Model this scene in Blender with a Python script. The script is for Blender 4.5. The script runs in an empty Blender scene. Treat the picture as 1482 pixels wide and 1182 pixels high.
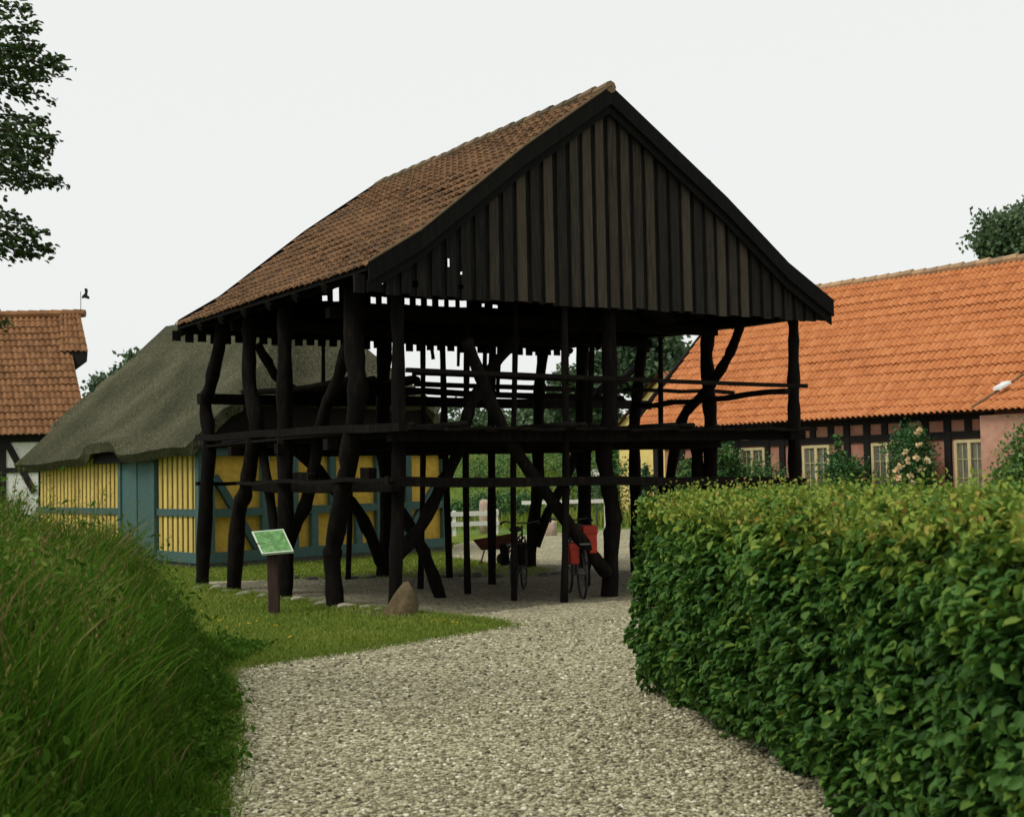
import bpy, math, random
import numpy as np
from mathutils import Vector, Matrix
R = math.radians
rnd = random.Random(7)
rng = np.random.default_rng(7)
SC = bpy.context.scene
COL = SC.collection

# ------------------------------------------------------------------ camera, sky, sun, exposure
EYE, FPX, CX, CY = 1.64, 1950.0, 741.0, 591.0
PITCH, ROLL = math.atan(99 / FPX), math.atan(0.02)
CAM = Vector((0, 0, EYE))
fwd = Vector((0, math.cos(PITCH), math.sin(PITCH)))
up0 = Vector((0, -math.sin(PITCH), math.cos(PITCH)))
r0 = Vector((1, 0, 0))
rgt = r0 * math.cos(ROLL) - up0 * math.sin(ROLL)
upv = r0 * math.sin(ROLL) + up0 * math.cos(ROLL)
cd = bpy.data.cameras.new('camera')
cd.sensor_width = 36.0
cd.lens = FPX / 1482 * 36
cd.clip_end = 2000
cd.dof.use_dof = True
cd.dof.focus_distance = 15.5
cd.dof.aperture_fstop = 4.5
cam = bpy.data.objects.new('camera', cd)
COL.objects.link(cam)
cam.matrix_world = Matrix(((rgt.x, upv.x, -fwd.x, 0), (rgt.y, upv.y, -fwd.y, 0), (rgt.z, upv.z, -fwd.z, EYE), (0, 0, 0, 1)))
SC.camera = cam

SUN_EL, SUN_AZ = R(52), R(232)           # compass bearing, from +Y clockwise
w = bpy.data.worlds.new('World'); SC.world = w; w.use_nodes = True
nt = w.node_tree
for n in list(nt.nodes): nt.nodes.remove(n)
wo = nt.nodes.new('ShaderNodeOutputWorld'); bg = nt.nodes.new('ShaderNodeBackground')
sky = nt.nodes.new('ShaderNodeTexSky'); sky.sky_type = 'NISHITA'; sky.sun_disc = False
sky.sun_elevation = SUN_EL; sky.sun_rotation = SUN_AZ; sky.dust_density = 3
hs = nt.nodes.new('ShaderNodeHueSaturation'); hs.inputs['Saturation'].default_value = 0.12
mx = nt.nodes.new('ShaderNodeMix'); mx.data_type = 'RGBA'; mx.inputs[0].default_value = 0.9
mx.inputs[7].default_value = (9.2, 9.4, 9.2, 1)       # the even white of the cloud sheet
nt.links.new(sky.outputs[0], hs.inputs['Color']); nt.links.new(hs.outputs[0], mx.inputs[6])
nt.links.new(mx.outputs[2], bg.inputs[0]); bg.inputs[1].default_value = 0.1
nt.links.new(bg.outputs[0], wo.inputs[0])
sl = bpy.data.lights.new('sun', 'SUN'); sl.energy = 2.0; sl.angle = R(25); sl.color = (1, 0.95, 0.86)
so = bpy.data.objects.new('sun', sl); COL.objects.link(so)
sd = Vector((math.sin(SUN_AZ) * math.cos(SUN_EL), math.cos(SUN_AZ) * math.cos(SUN_EL), math.sin(SUN_EL)))
so.rotation_euler = sd.to_track_quat('Z', 'Y').to_euler()
SC.view_settings.view_transform = 'Standard'
SC.view_settings.look = 'None'
SC.view_settings.exposure = 0.0
SC.cycles.max_bounces = 6
SC.cycles.use_denoising = True

# ------------------------------------------------------------------ measuring helpers
def ray(px, py):
    return fwd + rgt * ((px - CX) / FPX) - upv * ((py - CY) / FPX)
def at(px, py, Y):
    d = ray(px, py); return CAM + d * (Y / d.y)
def G(px, py, z=0.0):
    d = ray(px, py); return CAM + d * ((z - EYE) / d.z)
def onplane(px, py, o, n):
    d = ray(px, py); n = Vector((n[0], n[1], 0)); o = Vector((o[0], o[1], 0))
    return CAM + d * ((o - CAM).dot(n) / d.dot(n))
def sm(a, b, x):
    x = np.clip((np.asarray(x, float) - a) / (b - a), 0, 1); return x * x * (3 - 2 * x)

# ------------------------------------------------------------------ object helpers
def tag(o, label=None, cat=None, group=None, kind=None):
    if label: o['label'] = label
    if cat: o['category'] = cat
    if group: o['group'] = group
    if kind: o['kind'] = kind
    return o
def thing(name, label, cat, loc=(0, 0, 0), rz=0, group=None):
    o = bpy.data.objects.new(name, None); COL.objects.link(o)
    o.location = loc; o.rotation_euler = (0, 0, rz); o.empty_display_size = 0.2
    return tag(o, label, cat, group)
def base_of(p):
    v = Vector((0, 0, 0))
    while p is not None:
        v = v + Vector(p.location); p = p.parent
    return v
def copy_tree(o, parent=None):
    c = o.copy(); COL.objects.link(c); c.parent = parent
    for ch in list(o.children): copy_tree(ch, c)
    return c

class MB:
    def __init__(s): s.v = []; s.f = []; s.t = []
    def add(s, vs, fs, tint=0.5):
        b = len(s.v); s.v += [tuple(p) for p in vs]; s.f += [tuple(b + i for i in q) for q in fs]
        s.t += [tint] * len(vs); return s
    def box(s, c, ax, ay, az, hx, hy, hz, tint=0.5):
        c = Vector(c); ax, ay, az = Vector(ax) * hx, Vector(ay) * hy, Vector(az) * hz
        vs = [c + ax * i + ay * j + az * k for i in (-1, 1) for j in (-1, 1) for k in (-1, 1)]
        return s.add(vs, [(0, 1, 3, 2), (4, 6, 7, 5), (0, 4, 5, 1), (2, 3, 7, 6), (0, 2, 6, 4), (1, 5, 7, 3)], tint)
    def aabox(s, lo, hi, tint=0.5):
        lo, hi = Vector(lo), Vector(hi); c = (lo + hi) / 2; h = (hi - lo) / 2
        return s.box(c, (1, 0, 0), (0, 1, 0), (0, 0, 1), h.x, h.y, h.z, tint)
    def tube(s, pts, rad, n=8, tint=0.5, jit=0.0, cap=True, flat=1.0, closed=False):
        pts = [Vector(p) for p in pts]; m = len(pts)
        if not hasattr(rad, '__len__'): rad = [rad] * m
        vs = []; prev = None
        for i in range(m):
            if closed: d = pts[(i + 1) % m] - pts[i - 1]
            else: d = pts[min(i + 1, m - 1)] - pts[max(i - 1, 0)]
            d.normalize()
            if prev is None:
                a = d.orthogonal() if abs(d.z) > .9 else Vector((0, 0, 1)).cross(d)
            else: a = prev - d * prev.dot(d)
            a.normalize(); prev = a; b = d.cross(a)
            for k in range(n):
                th = 2 * math.pi * k / n + (math.pi / n if n == 4 else 0)
                rr = rad[i] * (1 + (rnd.uniform(-jit, jit) if jit else 0))
                vs.append(pts[i] + a * math.cos(th) * rr + b * math.sin(th) * rr * flat)
        fs = []
        for i in range(m if closed else m - 1):
            j = (i + 1) % m
            for k in range(n):
                k2 = (k + 1) % n; fs.append((i * n + k, i * n + k2, j * n + k2, j * n + k))
        if cap and not closed:
            fs.append(tuple(range(n - 1, -1, -1))); fs.append(tuple((m - 1) * n + k for k in range(n)))
        return s.add(vs, fs, tint)
    def beam(s, p0, p1, wd, ht, tint=0.5, jit=0.012, seg=6):
        p0, p1 = Vector(p0), Vector(p1); d = (p1 - p0).normalized()
        a = Vector((0, 0, 1)).cross(d)
        if a.length < .05: a = Vector((1, 0, 0)).cross(d)
        a.normalize(); b = d.cross(a); vs = []
        for i in range(seg + 1):
            c = p0.lerp(p1, i / seg) + a * rnd.uniform(-jit, jit) + b * rnd.uniform(-jit, jit)
            for (x, y) in ((-1, -1), (1, -1), (1, 1), (-1, 1)):
                vs.append(c + a * x * wd / 2 * rnd.uniform(.93, 1.07) + b * y * ht / 2 * rnd.uniform(.93, 1.07))
        fs = [(i * 4 + k, i * 4 + (k + 1) % 4, i * 4 + 4 + (k + 1) % 4, i * 4 + 4 + k) for i in range(seg) for k in range(4)]
        fs += [(3, 2, 1, 0), tuple(seg * 4 + k for k in range(4))]
        return s.add(vs, fs, tint)
    def prism(s, poly, d, tint=0.5):
        poly = [Vector(p) for p in poly]; d = Vector(d); n = len(poly)
        vs = poly + [p + d for p in poly]
        fs = [tuple(range(n - 1, -1, -1)), tuple(range(n, 2 * n))] + [(i, (i + 1) % n, n + (i + 1) % n, n + i) for i in range(n)]
        return s.add(vs, fs, tint)
    def build(s, name, mat, parent=None, smooth=False, local=False, bevel=0):
        b = Vector((0, 0, 0)) if local else base_of(parent)
        return mesh_obj(name, np.array(s.v, float).reshape(-1, 3) - np.array(b), s.f, mat, parent, np.array(s.t), smooth, bevel)

def mesh_obj(name, v, f, mat, parent=None, tint=None, smooth=False, bevel=0):
    me = bpy.data.meshes.new(name)
    if isinstance(f, np.ndarray):
        k = f.shape[1]; nf = len(f)
        me.vertices.add(len(v)); me.vertices.foreach_set('co', np.asarray(v, np.float32).ravel())
        me.loops.add(nf * k); me.loops.foreach_set('vertex_index', f.astype(np.int32).ravel())
        me.polygons.add(nf); me.polygons.foreach_set('loop_start', np.arange(0, nf * k, k, dtype=np.int32))
        me.update(calc_edges=True)
    else:
        me.from_pydata([tuple(p) for p in v], [], f)
        me.update()
    if tint is not None:
        a = me.attributes.new('tint', 'FLOAT', 'POINT'); a.data.foreach_set('value', np.asarray(tint, np.float32))
    if smooth: me.polygons.foreach_set('use_smooth', np.ones(len(me.polygons), bool))
    me.materials.append(mat)
    o = bpy.data.objects.new(name, me); COL.objects.link(o)
    if parent is not None: o.parent = parent
    if bevel:
        md = o.modifiers.new('bevel', 'BEVEL'); md.width = bevel; md.segments = 2; md.limit_method = 'ANGLE'
    return o

# ------------------------------------------------------------------ materials
def ramp(nt, stops, interp='LINEAR'):
    r = nt.nodes.new('ShaderNodeValToRGB'); r.color_ramp.interpolation = interp; e = r.color_ramp.elements
    while len(e) < len(stops): e.new(0.5)
    for el, (p, c) in zip(e, stops): el.position = p; el.color = (*c, 1)
    return r
def newmat(name):
    m = bpy.data.materials.new(name); m.use_nodes = True; nt = m.node_tree
    return m, nt, nt.nodes['Principled BSDF']
def noise_mat(name, stops, scale=8, stretch=(1, 1, 1), rough=.8, bump=.3, bscale=None, dist=.01, tint=0.0, detail=6, rot=None, spec=.3, big=0.0):
    """noise through a colour ramp; 'tint' mixes in the per-piece attribute, 'big' a large slow mottling"""
    m, nt, b = newmat(name); L = nt.links.new
    tc = nt.nodes.new('ShaderNodeTexCoord'); mp = nt.nodes.new('ShaderNodeMapping'); mp.inputs['Scale'].default_value = stretch
    if rot: mp.inputs['Rotation'].default_value = rot
    L(tc.outputs['Object'], mp.inputs[0])
    nz = nt.nodes.new('ShaderNodeTexNoise'); nz.inputs['Scale'].default_value = scale; nz.inputs['Detail'].default_value = detail
    nz.inputs['Roughness'].default_value = .65
    L(mp.outputs[0], nz.inputs['Vector']); val = nz.outputs['Fac']
    def madd(a, k, off):
        q = nt.nodes.new('ShaderNodeMath'); q.operation = 'MULTIPLY_ADD'; L(a, q.inputs[0]); q.inputs[1].default_value = k; q.inputs[2].default_value = off; return q.outputs[0]
    def add(a, c):
        q = nt.nodes.new('ShaderNodeMath'); q.operation = 'ADD'; L(a, q.inputs[0]); L(c, q.inputs[1]); return q.outputs[0]
    if tint:
        at_ = nt.nodes.new('ShaderNodeAttribute'); at_.attribute_name = 'tint'
        val = add(madd(val, 1 - .5 * tint, .25 * tint), madd(at_.outputs['Fac'], tint, -.5 * tint))
    if big:
        n2 = nt.nodes.new('ShaderNodeTexNoise'); n2.inputs['Scale'].default_value = .7; n2.inputs['Detail'].default_value = 4
        L(tc.outputs['Object'], n2.inputs['Vector']); val = add(val, madd(n2.outputs['Fac'], big, -.5 * big))
    rp = ramp(nt, stops); L(val, rp.inputs[0]); L(rp.outputs[0], b.inputs['Base Color'])
    b.inputs['Roughness'].default_value = rough; b.inputs['Specular IOR Level'].default_value = spec
    if bump:
        n3 = nt.nodes.new('ShaderNodeTexNoise'); n3.inputs['Scale'].default_value = bscale or scale * 2; n3.inputs['Detail'].default_value = 8
        L(mp.outputs[0], n3.inputs['Vector'])
        bp = nt.nodes.new('ShaderNodeBump'); bp.inputs['Strength'].default_value = bump; bp.inputs['Distance'].default_value = dist
        L(n3.outputs['Fac'], bp.inputs['Height']); L(bp.outputs[0], b.inputs['Normal'])
    return m
def leaf_mat(name, stops, rough=.45, trans=.3, spec=.35):
    m, nt, b = newmat(name); L = nt.links.new
    a = nt.nodes.new('ShaderNodeAttribute'); a.attribute_name = 'tint'
    rp = ramp(nt, stops); L(a.outputs['Fac'], rp.inputs[0]); L(rp.outputs[0], b.inputs['Base Color'])
    b.inputs['Roughness'].default_value = rough; b.inputs['Specular IOR Level'].default_value = spec
    tr = nt.nodes.new('ShaderNodeBsdfTranslucent'); L(rp.outputs[0], tr.inputs[0])
    ms = nt.nodes.new('ShaderNodeMixShader'); ms.inputs[0].default_value = trans
    L(b.outputs[0], ms.inputs[1]); L(tr.outputs[0], ms.inputs[2]); L(ms.outputs[0], nt.nodes['Material Output'].inputs[0])
    return m
def plain(name, c, rough=.6, metal=0, spec=.4, var=.25, scale=12):
    lo = tuple(x * (1 - var) for x in c); hi = tuple(min(1, x * (1 + var)) for x in c)
    m = noise_mat(name, [(.3, lo), (.7, hi)], scale=scale, rough=rough, bump=.1, spec=spec)
    m.node_tree.nodes['Principled BSDF'].inputs['Metallic'].default_value = metal
    return m

M = {}
M['tar'] = noise_mat('tarred_timber', [(.25, (.0035, .003, .0025)), (.55, (.0075, .006, .005)), (.8, (.022, .016, .012))], scale=5, stretch=(3, 3, .6), rough=.85, bump=.5, bscale=22, dist=.02, big=.35, spec=.06)
M['tar2'] = noise_mat('tarred_pole', [(.25, (.004, .0035, .003)), (.6, (.009, .007, .0055)), (.85, (.024, .018, .013))], scale=6, stretch=(3, 3, .5), rough=.85, bump=.5, bscale=22, dist=.02, big=.3, spec=.06)
M['board'] = noise_mat('weathered_board', [(.22, (.004, .004, .004)), (.5, (.021, .018, .014)), (.76, (.06, .048, .034))], scale=11, stretch=(3, 3, .22), rough=.85, bump=.6, bscale=30, tint=.6, spec=.15)
M['bgable'] = noise_mat('black_board', [(.2, (.004, .004, .004)), (.8, (.013, .012, .010))], scale=7, stretch=(3, 3, .35), rough=.85, bump=.4, bscale=30, tint=.4, spec=.08)
M['oldtile'] = noise_mat('weathered_clay_tile', [(.2, (.05, .029, .015)), (.5, (.118, .060, .026)), (.8, (.185, .098, .044))], scale=9, rough=.9, bump=.25, tint=.3, big=.55, spec=.2)
M['redtile'] = noise_mat('orange_clay_tile', [(.15, (.35, .115, .040)), (.5, (.50, .182, .062)), (.85, (.60, .25, .10))], scale=7, rough=.8, bump=.2, tint=.28, big=.3, spec=.25)
M['browntile'] = noise_mat('red_brown_clay_tile', [(.2, (.11, .053, .022)), (.5, (.195, .092, .040)), (.8, (.28, .14, .062))], scale=7, rough=.85, bump=.2, tint=.3, big=.4, spec=.2)
M['ridge'] = noise_mat('mortar_ridge', [(.3, (.26, .17, .10)), (.7, (.44, .29, .16))], scale=9, rough=.9, tint=.4)
M['mossridge'] = noise_mat('mossy_ridge_tile', [(.3, (.07, .055, .03)), (.7, (.17, .11, .06))], scale=9, rough=.9, tint=.4)
M['thatch'] = noise_mat('grey_thatch', [(.3, (.028, .029, .017)), (.5, (.088, .088, .053)), (.72, (.21, .20, .125))], scale=10, stretch=(2.6, 2.6, .8), rough=.95, bump=1, bscale=26, dist=.07, big=.45, spec=.05)
M['yellow'] = noise_mat('ochre_limewash', [(.3, (.42, .275, .045)), (.55, (.54, .355, .06)), (.8, (.62, .43, .09))], scale=9, rough=.9, bump=.3, bscale=40, big=.4, spec=.15)
M['yboard'] = noise_mat('yellow_painted_board', [(.3, (.46, .33, .085)), (.7, (.66, .49, .14))], scale=6, stretch=(3, 3, .4), rough=.85, bump=.3, tint=.3)
M['cream'] = noise_mat('pale_yellow_render', [(.3, (.66, .50, .16)), (.7, (.80, .64, .24))], scale=3, rough=.9, bump=.15)
M['teal'] = noise_mat('teal_painted_timber', [(.25, (.028, .068, .066)), (.75, (.062, .128, .12))], scale=8, stretch=(3, 3, 1), rough=.75, bump=.2, tint=.3)
M['dark'] = plain('black_timber', (.012, .011, .010), rough=.8, spec=.2)
M['pink'] = noise_mat('pink_limewash', [(.3, (.33, .15, .10)), (.7, (.47, .235, .16))], scale=5, rough=.9, bump=.25, big=.4)
M['wing'] = noise_mat('lit_pink_limewash', [(.3, (.40, .205, .145)), (.7, (.55, .31, .225))], scale=5, rough=.9, bump=.25, big=.4)  # the farmhouse pink, with the brighter light on the wing put into the colour
M['plinth'] = noise_mat('fieldstone_plinth', [(.3, (.035, .035, .03)), (.7, (.10, .10, .09))], scale=9, rough=.9)
M['white'] = plain('white_paint', (.78, .78, .74), rough=.7, var=.08)
M['limewash'] = plain('white_limewash', (.62, .63, .58), rough=.9, var=.12)
M['frame'] = plain('cream_window_frame', (.55, .47, .25), rough=.6, var=.12)
M['signpost'] = noise_mat('brown_sign_post', [(.3, (.016, .009, .007)), (.7, (.05, .026, .018))], scale=6, stretch=(4, 4, .5), rough=.8)
M['sign'] = noise_mat('green_sign_panel', [(.35, (.055, .14, .035)), (.5, (.10, .24, .07)), (.66, (.18, .36, .13))], scale=13, rough=.55, bump=0, detail=8)
M['signedge'] = plain('pale_sign_border', (.50, .58, .46), rough=.6, var=.1)
M['stone'] = noise_mat('mossy_granite', [(.25, (.045, .04, .016)), (.5, (.095, .068, .034)), (.75, (.155, .115, .06))], scale=7, rough=.95, bump=.8, bscale=18, dist=.02, big=.6)
M['pale_stone'] = noise_mat('pale_fieldstone', [(.25, (.13, .125, .09)), (.75, (.36, .34, .26))], scale=7, rough=.95, bump=.6, tint=.5)
M['granite'] = noise_mat('pink_granite', [(.3, (.32, .24, .18)), (.7, (.52, .42, .32))], scale=12, rough=.9)
M['rust'] = noise_mat('rusty_red_steel', [(.3, (.045, .014, .011)), (.7, (.12, .03, .02))], scale=8, rough=.7)
M['black'] = plain('black_rubber', (.012, .012, .012), rough=.6)
M['steel'] = plain('dull_steel', (.10, .10, .105), rough=.5, metal=.6)
M['zinc'] = plain('pale_zinc', (.62, .62, .60), rough=.5)
M['redbag'] = noise_mat('red_canvas', [(.3, (.22, .02, .011)), (.7, (.38, .038, .018))], scale=6, rough=.8, bump=.3)
M['bark'] = noise_mat('tree_bark', [(.3, (.022, .018, .013)), (.7, (.075, .062, .045))], scale=6, stretch=(4, 4, 1), rough=.95, bump=.8, dist=.03)
M['twig'] = plain('hedge_twig', (.035, .028, .018), rough=.9)
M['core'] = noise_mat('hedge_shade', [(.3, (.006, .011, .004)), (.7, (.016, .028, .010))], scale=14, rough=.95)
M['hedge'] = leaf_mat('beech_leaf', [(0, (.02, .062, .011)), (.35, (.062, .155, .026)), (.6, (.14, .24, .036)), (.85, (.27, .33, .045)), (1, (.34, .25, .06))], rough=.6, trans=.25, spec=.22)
M['tree'] = leaf_mat('deciduous_leaf', [(0, (.02, .045, .018)), (.5, (.045, .088, .03)), (1, (.10, .16, .05))], trans=.3)
M['farleaf'] = leaf_mat('far_leaf', [(0, (.03, .065, .03)), (.5, (.065, .12, .055)), (1, (.13, .19, .085))], trans=.3)
M['limeleaf'] = leaf_mat('dark_leaf', [(0, (.012, .028, .006)), (.5, (.032, .064, .013)), (1, (.075, .115, .024))], trans=.3)
M['shrub'] = leaf_mat('shrub_leaf', [(0, (.02, .07, .02)), (.5, (.05, .14, .034)), (1, (.16, .26, .06))], trans=.25)
M['rose'] = leaf_mat('rose_petal', [(0, (.72, .50, .26)), (1, (.85, .72, .45))], trans=.3)
M['whiteflower'] = leaf_mat('white_blossom', [(0, (.6, .58, .5)), (1, (.8, .78, .72))], trans=.2)
M['buttercup'] = leaf_mat('yellow_petal', [(0, (.55, .36, .02)), (1, (.75, .55, .03))], trans=.2)
M['weed'] = leaf_mat('weed_leaf', [(0, (.03, .085, .008)), (.5, (.07, .155, .016)), (1, (.15, .22, .04))], rough=.7, trans=.3, spec=.05)
M['tallgrass'] = leaf_mat('tall_grass_blade', [(0, (.028, .08, .006)), (.45, (.072, .16, .013)), (.75, (.15, .235, .025)), (.92, (.25, .22, .065)), (1, (.25, .17, .08))], rough=.7, trans=.3, spec=.05)
M['lawn'] = leaf_mat('lawn_blade', [(0, (.08, .145, .016)), (.5, (.155, .22, .026)), (.85, (.25, .29, .045)), (1, (.34, .31, .09))], rough=.6, trans=.3, spec=.2)
M['turf'] = noise_mat('turf', [(.25, (.07, .11, .014)), (.5, (.13, .18, .022)), (.78, (.21, .23, .045))], scale=5, rough=.95, bump=.8, bscale=60, dist=.03, big=.6, spec=.1)
M['turf_far'] = noise_mat('rough_meadow', [(.25, (.06, .11, .022)), (.5, (.105, .175, .036)), (.78, (.17, .225, .07))], scale=1.6, rough=.95, bump=.8, bscale=9, dist=.15, big=.5, spec=.1)
M['bankturf'] = noise_mat('bank_turf', [(.3, (.035, .075, .008)), (.7, (.085, .14, .016))], scale=6, rough=.95, bump=.8)

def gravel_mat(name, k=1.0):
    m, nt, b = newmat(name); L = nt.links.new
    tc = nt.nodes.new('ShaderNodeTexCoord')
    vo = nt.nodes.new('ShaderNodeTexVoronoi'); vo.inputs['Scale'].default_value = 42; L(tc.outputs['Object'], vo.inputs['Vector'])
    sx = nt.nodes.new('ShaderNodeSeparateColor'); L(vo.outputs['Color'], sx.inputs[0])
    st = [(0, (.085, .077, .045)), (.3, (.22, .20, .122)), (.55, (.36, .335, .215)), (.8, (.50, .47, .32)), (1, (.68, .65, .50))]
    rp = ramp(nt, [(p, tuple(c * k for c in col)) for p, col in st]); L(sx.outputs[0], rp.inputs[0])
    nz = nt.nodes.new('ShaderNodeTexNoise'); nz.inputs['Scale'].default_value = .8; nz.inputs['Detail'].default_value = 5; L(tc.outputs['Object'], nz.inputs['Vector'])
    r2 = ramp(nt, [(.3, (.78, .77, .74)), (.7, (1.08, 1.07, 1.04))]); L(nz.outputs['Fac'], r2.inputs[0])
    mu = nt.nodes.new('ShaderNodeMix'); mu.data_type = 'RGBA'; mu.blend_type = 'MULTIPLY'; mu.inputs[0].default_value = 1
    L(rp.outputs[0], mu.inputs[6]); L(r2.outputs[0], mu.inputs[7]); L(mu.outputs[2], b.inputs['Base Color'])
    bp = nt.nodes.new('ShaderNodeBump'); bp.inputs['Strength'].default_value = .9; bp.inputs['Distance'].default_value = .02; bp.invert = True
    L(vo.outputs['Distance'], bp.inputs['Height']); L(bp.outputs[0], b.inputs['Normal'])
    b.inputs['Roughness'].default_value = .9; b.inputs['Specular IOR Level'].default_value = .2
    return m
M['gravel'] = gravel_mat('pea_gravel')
M['barnshade'] = gravel_mat('shaded_gravel', .5)  # path gravel, darkened to carry the shade under the barn roof
M['pebble'] = leaf_mat('pebble', [(0, (.06, .055, .035)), (.3, (.20, .18, .108)), (.6, (.37, .345, .215)), (.85, (.53, .50, .345)), (1, (.76, .73, .58))], rough=.8, trans=0, spec=.25)
def glass_mat():
    m, nt, b = newmat('old_window_glass'); L = nt.links.new
    b.inputs['Base Color'].default_value = (.9, .95, .93, 1); b.inputs['Roughness'].default_value = .03
    tr = nt.nodes.new('ShaderNodeBsdfTransparent'); ms = nt.nodes.new('ShaderNodeMixShader')
    fr = nt.nodes.new('ShaderNodeFresnel'); fr.inputs[0].default_value = 1.5
    gl = nt.nodes.new('ShaderNodeBsdfGlossy'); gl.inputs['Roughness'].default_value = .03
    L(fr.outputs[0], ms.inputs[0]); L(tr.outputs[0], ms.inputs[1]); L(gl.outputs[0], ms.inputs[2]); L(ms.outputs[0], nt.nodes['Material Output'].inputs[0])
    return m
M['glass'] = glass_mat()
M['curtain'] = noise_mat('net_curtain', [(.3, (.52, .54, .44)), (.7, (.74, .75, .64))], scale=5, stretch=(9, 9, .4), rough=.9, bump=.3)

# ------------------------------------------------------------------ leaves, blades
def unit(a): return a / np.maximum(np.linalg.norm(a, axis=1, keepdims=True), 1e-9)
def leaves(name, c, d, n, L, W, tint, mat, parent=None, fold=.25, simple=False):
    """one leaf per row: centre c, direction d, normal n"""
    N = len(c); d = unit(d); s = unit(np.cross(d, n)); n = np.cross(s, d)
    L = np.broadcast_to(np.asarray(L, float), (N,))[:, None]; W = np.broadcast_to(np.asarray(W, float), (N,))[:, None]
    b = np.array(base_of(parent)); c = c - b
    if simple:
        P = np.stack([c - d * L * .5, c + s * W * .5, c + d * L * .5, c - s * W * .5], 1)
        F = np.arange(N * 4).reshape(N, 4); k = 4
    else:
        P = np.stack([c - d * L * .5, c - d * L * .1 + s * W * .5 + n * W * fold, c + d * L * .27 + s * W * .36 + n * W * fold * .8,
                      c + d * L * .5 - n * L * .1, c + d * L * .27 - s * W * .36 + n * W * fold * .8, c - d * L * .1 - s * W * .5 + n * W * fold], 1)
        i = np.arange(N)[:, None] * 6
        F = np.concatenate([i + np.array([[0, 1, 2, 3]]), i + np.array([[0, 3, 4, 5]])], 0); k = 6
    return mesh_obj(name, P.reshape(-1, 3), F, mat, parent, np.repeat(tint, k))
def blades(name, p, h, lean, wd, tint, mat, parent=None, seg=3):
    """curved grass blades rooted at p; lean = horizontal tip offset (N,2)"""
    N = len(p); b = np.array(base_of(parent)); p = p - b
    side = np.stack([-lean[:, 1], lean[:, 0], np.zeros(N)], 1); side = unit(side + rng.normal(0, .4, (N, 3)) * [1, 1, 0])
    rows = []
    for k in range(seg + 1):
        u = k / seg; q = p.copy(); q[:, :2] += lean * (u ** 1.8); q[:, 2] += h * (u - .22 * u ** 3)
        wk = (wd * (1 - .92 * u ** 1.5))[:, None] * .5
        rows += [q - side * wk, q + side * wk]
    P = np.stack(rows, 1); n2 = 2 * (seg + 1); i = np.arange(N)[:, None] * n2
    F = np.concatenate([i + np.array([[2 * k, 2 * k + 1, 2 * k + 3, 2 * k + 2]]) for k in range(seg)], 0)
    return mesh_obj(name, P.reshape(-1, 3), F, mat, parent, np.repeat(tint, n2))
def rvec(n): return unit(rng.normal(size=(n, 3)))

def crown(c, rad, clumps, per, spread, hollow=.45, flat=1.0):
    """leaf centres in clumps through an uneven ellipsoid; also each clump's own shade number"""
    c = np.array(c); rad = np.array(rad)
    dv = rvec(clumps); rr = (hollow + (1 - hollow) * rng.random(clumps) ** .6) * rng.uniform(.78, 1.12, clumps)
    cc = c + dv * rr[:, None] * rad
    ct = rng.uniform(-.25, .25, clumps)
    idx = np.repeat(np.arange(clumps), per)
    P = cc[idx] + rng.normal(0, 1, (len(idx), 3)) * np.array([spread, spread, spread * .7])
    return P, cc, ct[idx]
def tree(name, label, base, h, c, rad, clumps, per, spread, leaf, mat, trunk_r=.22, group=None, bias=.5, cat='tree'):
    t = thing(name, label, cat, base, 0, group)
    P, cc, ct = crown(c, rad, clumps, per, spread)
    n = len(P)
    leaves('crown', P, rvec(n) + [0, 0, -.3], rvec(n) + [0, 0, .8], rng.uniform(.7, 1.3, n) * leaf, rng.uniform(.5, .8, n) * leaf,
           np.clip(bias + ct + rng.normal(0, .16, n), 0, 1), mat, t, simple=True)
    mb = MB(); b = Vector(base); top = Vector(c)
    mid = b.lerp(top, .5) + Vector((rnd.uniform(-.3, .3), rnd.uniform(-.3, .3), 0))
    mb.tube([b - Vector((0, 0, .2)), b.lerp(mid, .5), mid, top], [trunk_r * 1.3, trunk_r, trunk_r * .75, trunk_r * .4], 9, jit=.08)
    for k in range(0, clumps, max(1, clumps // 22)):
        e = Vector(cc[k]); s0 = mid.lerp(top, rnd.uniform(-.2, .9)); m_ = s0.lerp(e, .55) + Vector((0, 0, .12 * (e - s0).length))
        mb.tube([s0, m_, e], [trunk_r * .35, trunk_r * .2, trunk_r * .05], 6)
    mb.build('trunk', M['bark'], t, smooth=True)
    return t
def shrub(name, label, base, rad, n, leaf, mat, bias=.45, group=None, h=None, flowers=None, flower_label=None):
    """low bush standing on base; rad = (x, y, z) half sizes"""
    t = thing(name, label, 'shrub', base, 0, group); b = np.array(base)
    cl = max(8, n // 60); P, cc, ct = crown(b + [0, 0, rad[2]], rad, cl, n // cl, min(rad) * .3, hollow=.3)
    P[:, 2] = np.maximum(P[:, 2], b[2] + .03); k = len(P)
    leaves('foliage', P, rvec(k) + [0, 0, -.2], rvec(k) + [0, 0, .8], rng.uniform(.7, 1.3, k) * leaf, rng.uniform(.5, .75, k) * leaf,
           np.clip(bias + ct + rng.normal(0, .15, k), 0, 1), mat, t, simple=True)
    mb = MB()
    for q in cc[::max(1, cl // 9)]:
        mb.tube([Vector(b) + Vector((rnd.uniform(-.1, .1), rnd.uniform(-.1, .1), -.05)), Vector(b).lerp(Vector(q), .6) + Vector((0, 0, .1)), q], [.02, .014, .005], 5)
    mb.build('stem', M['twig'], t)
    return t

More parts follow.
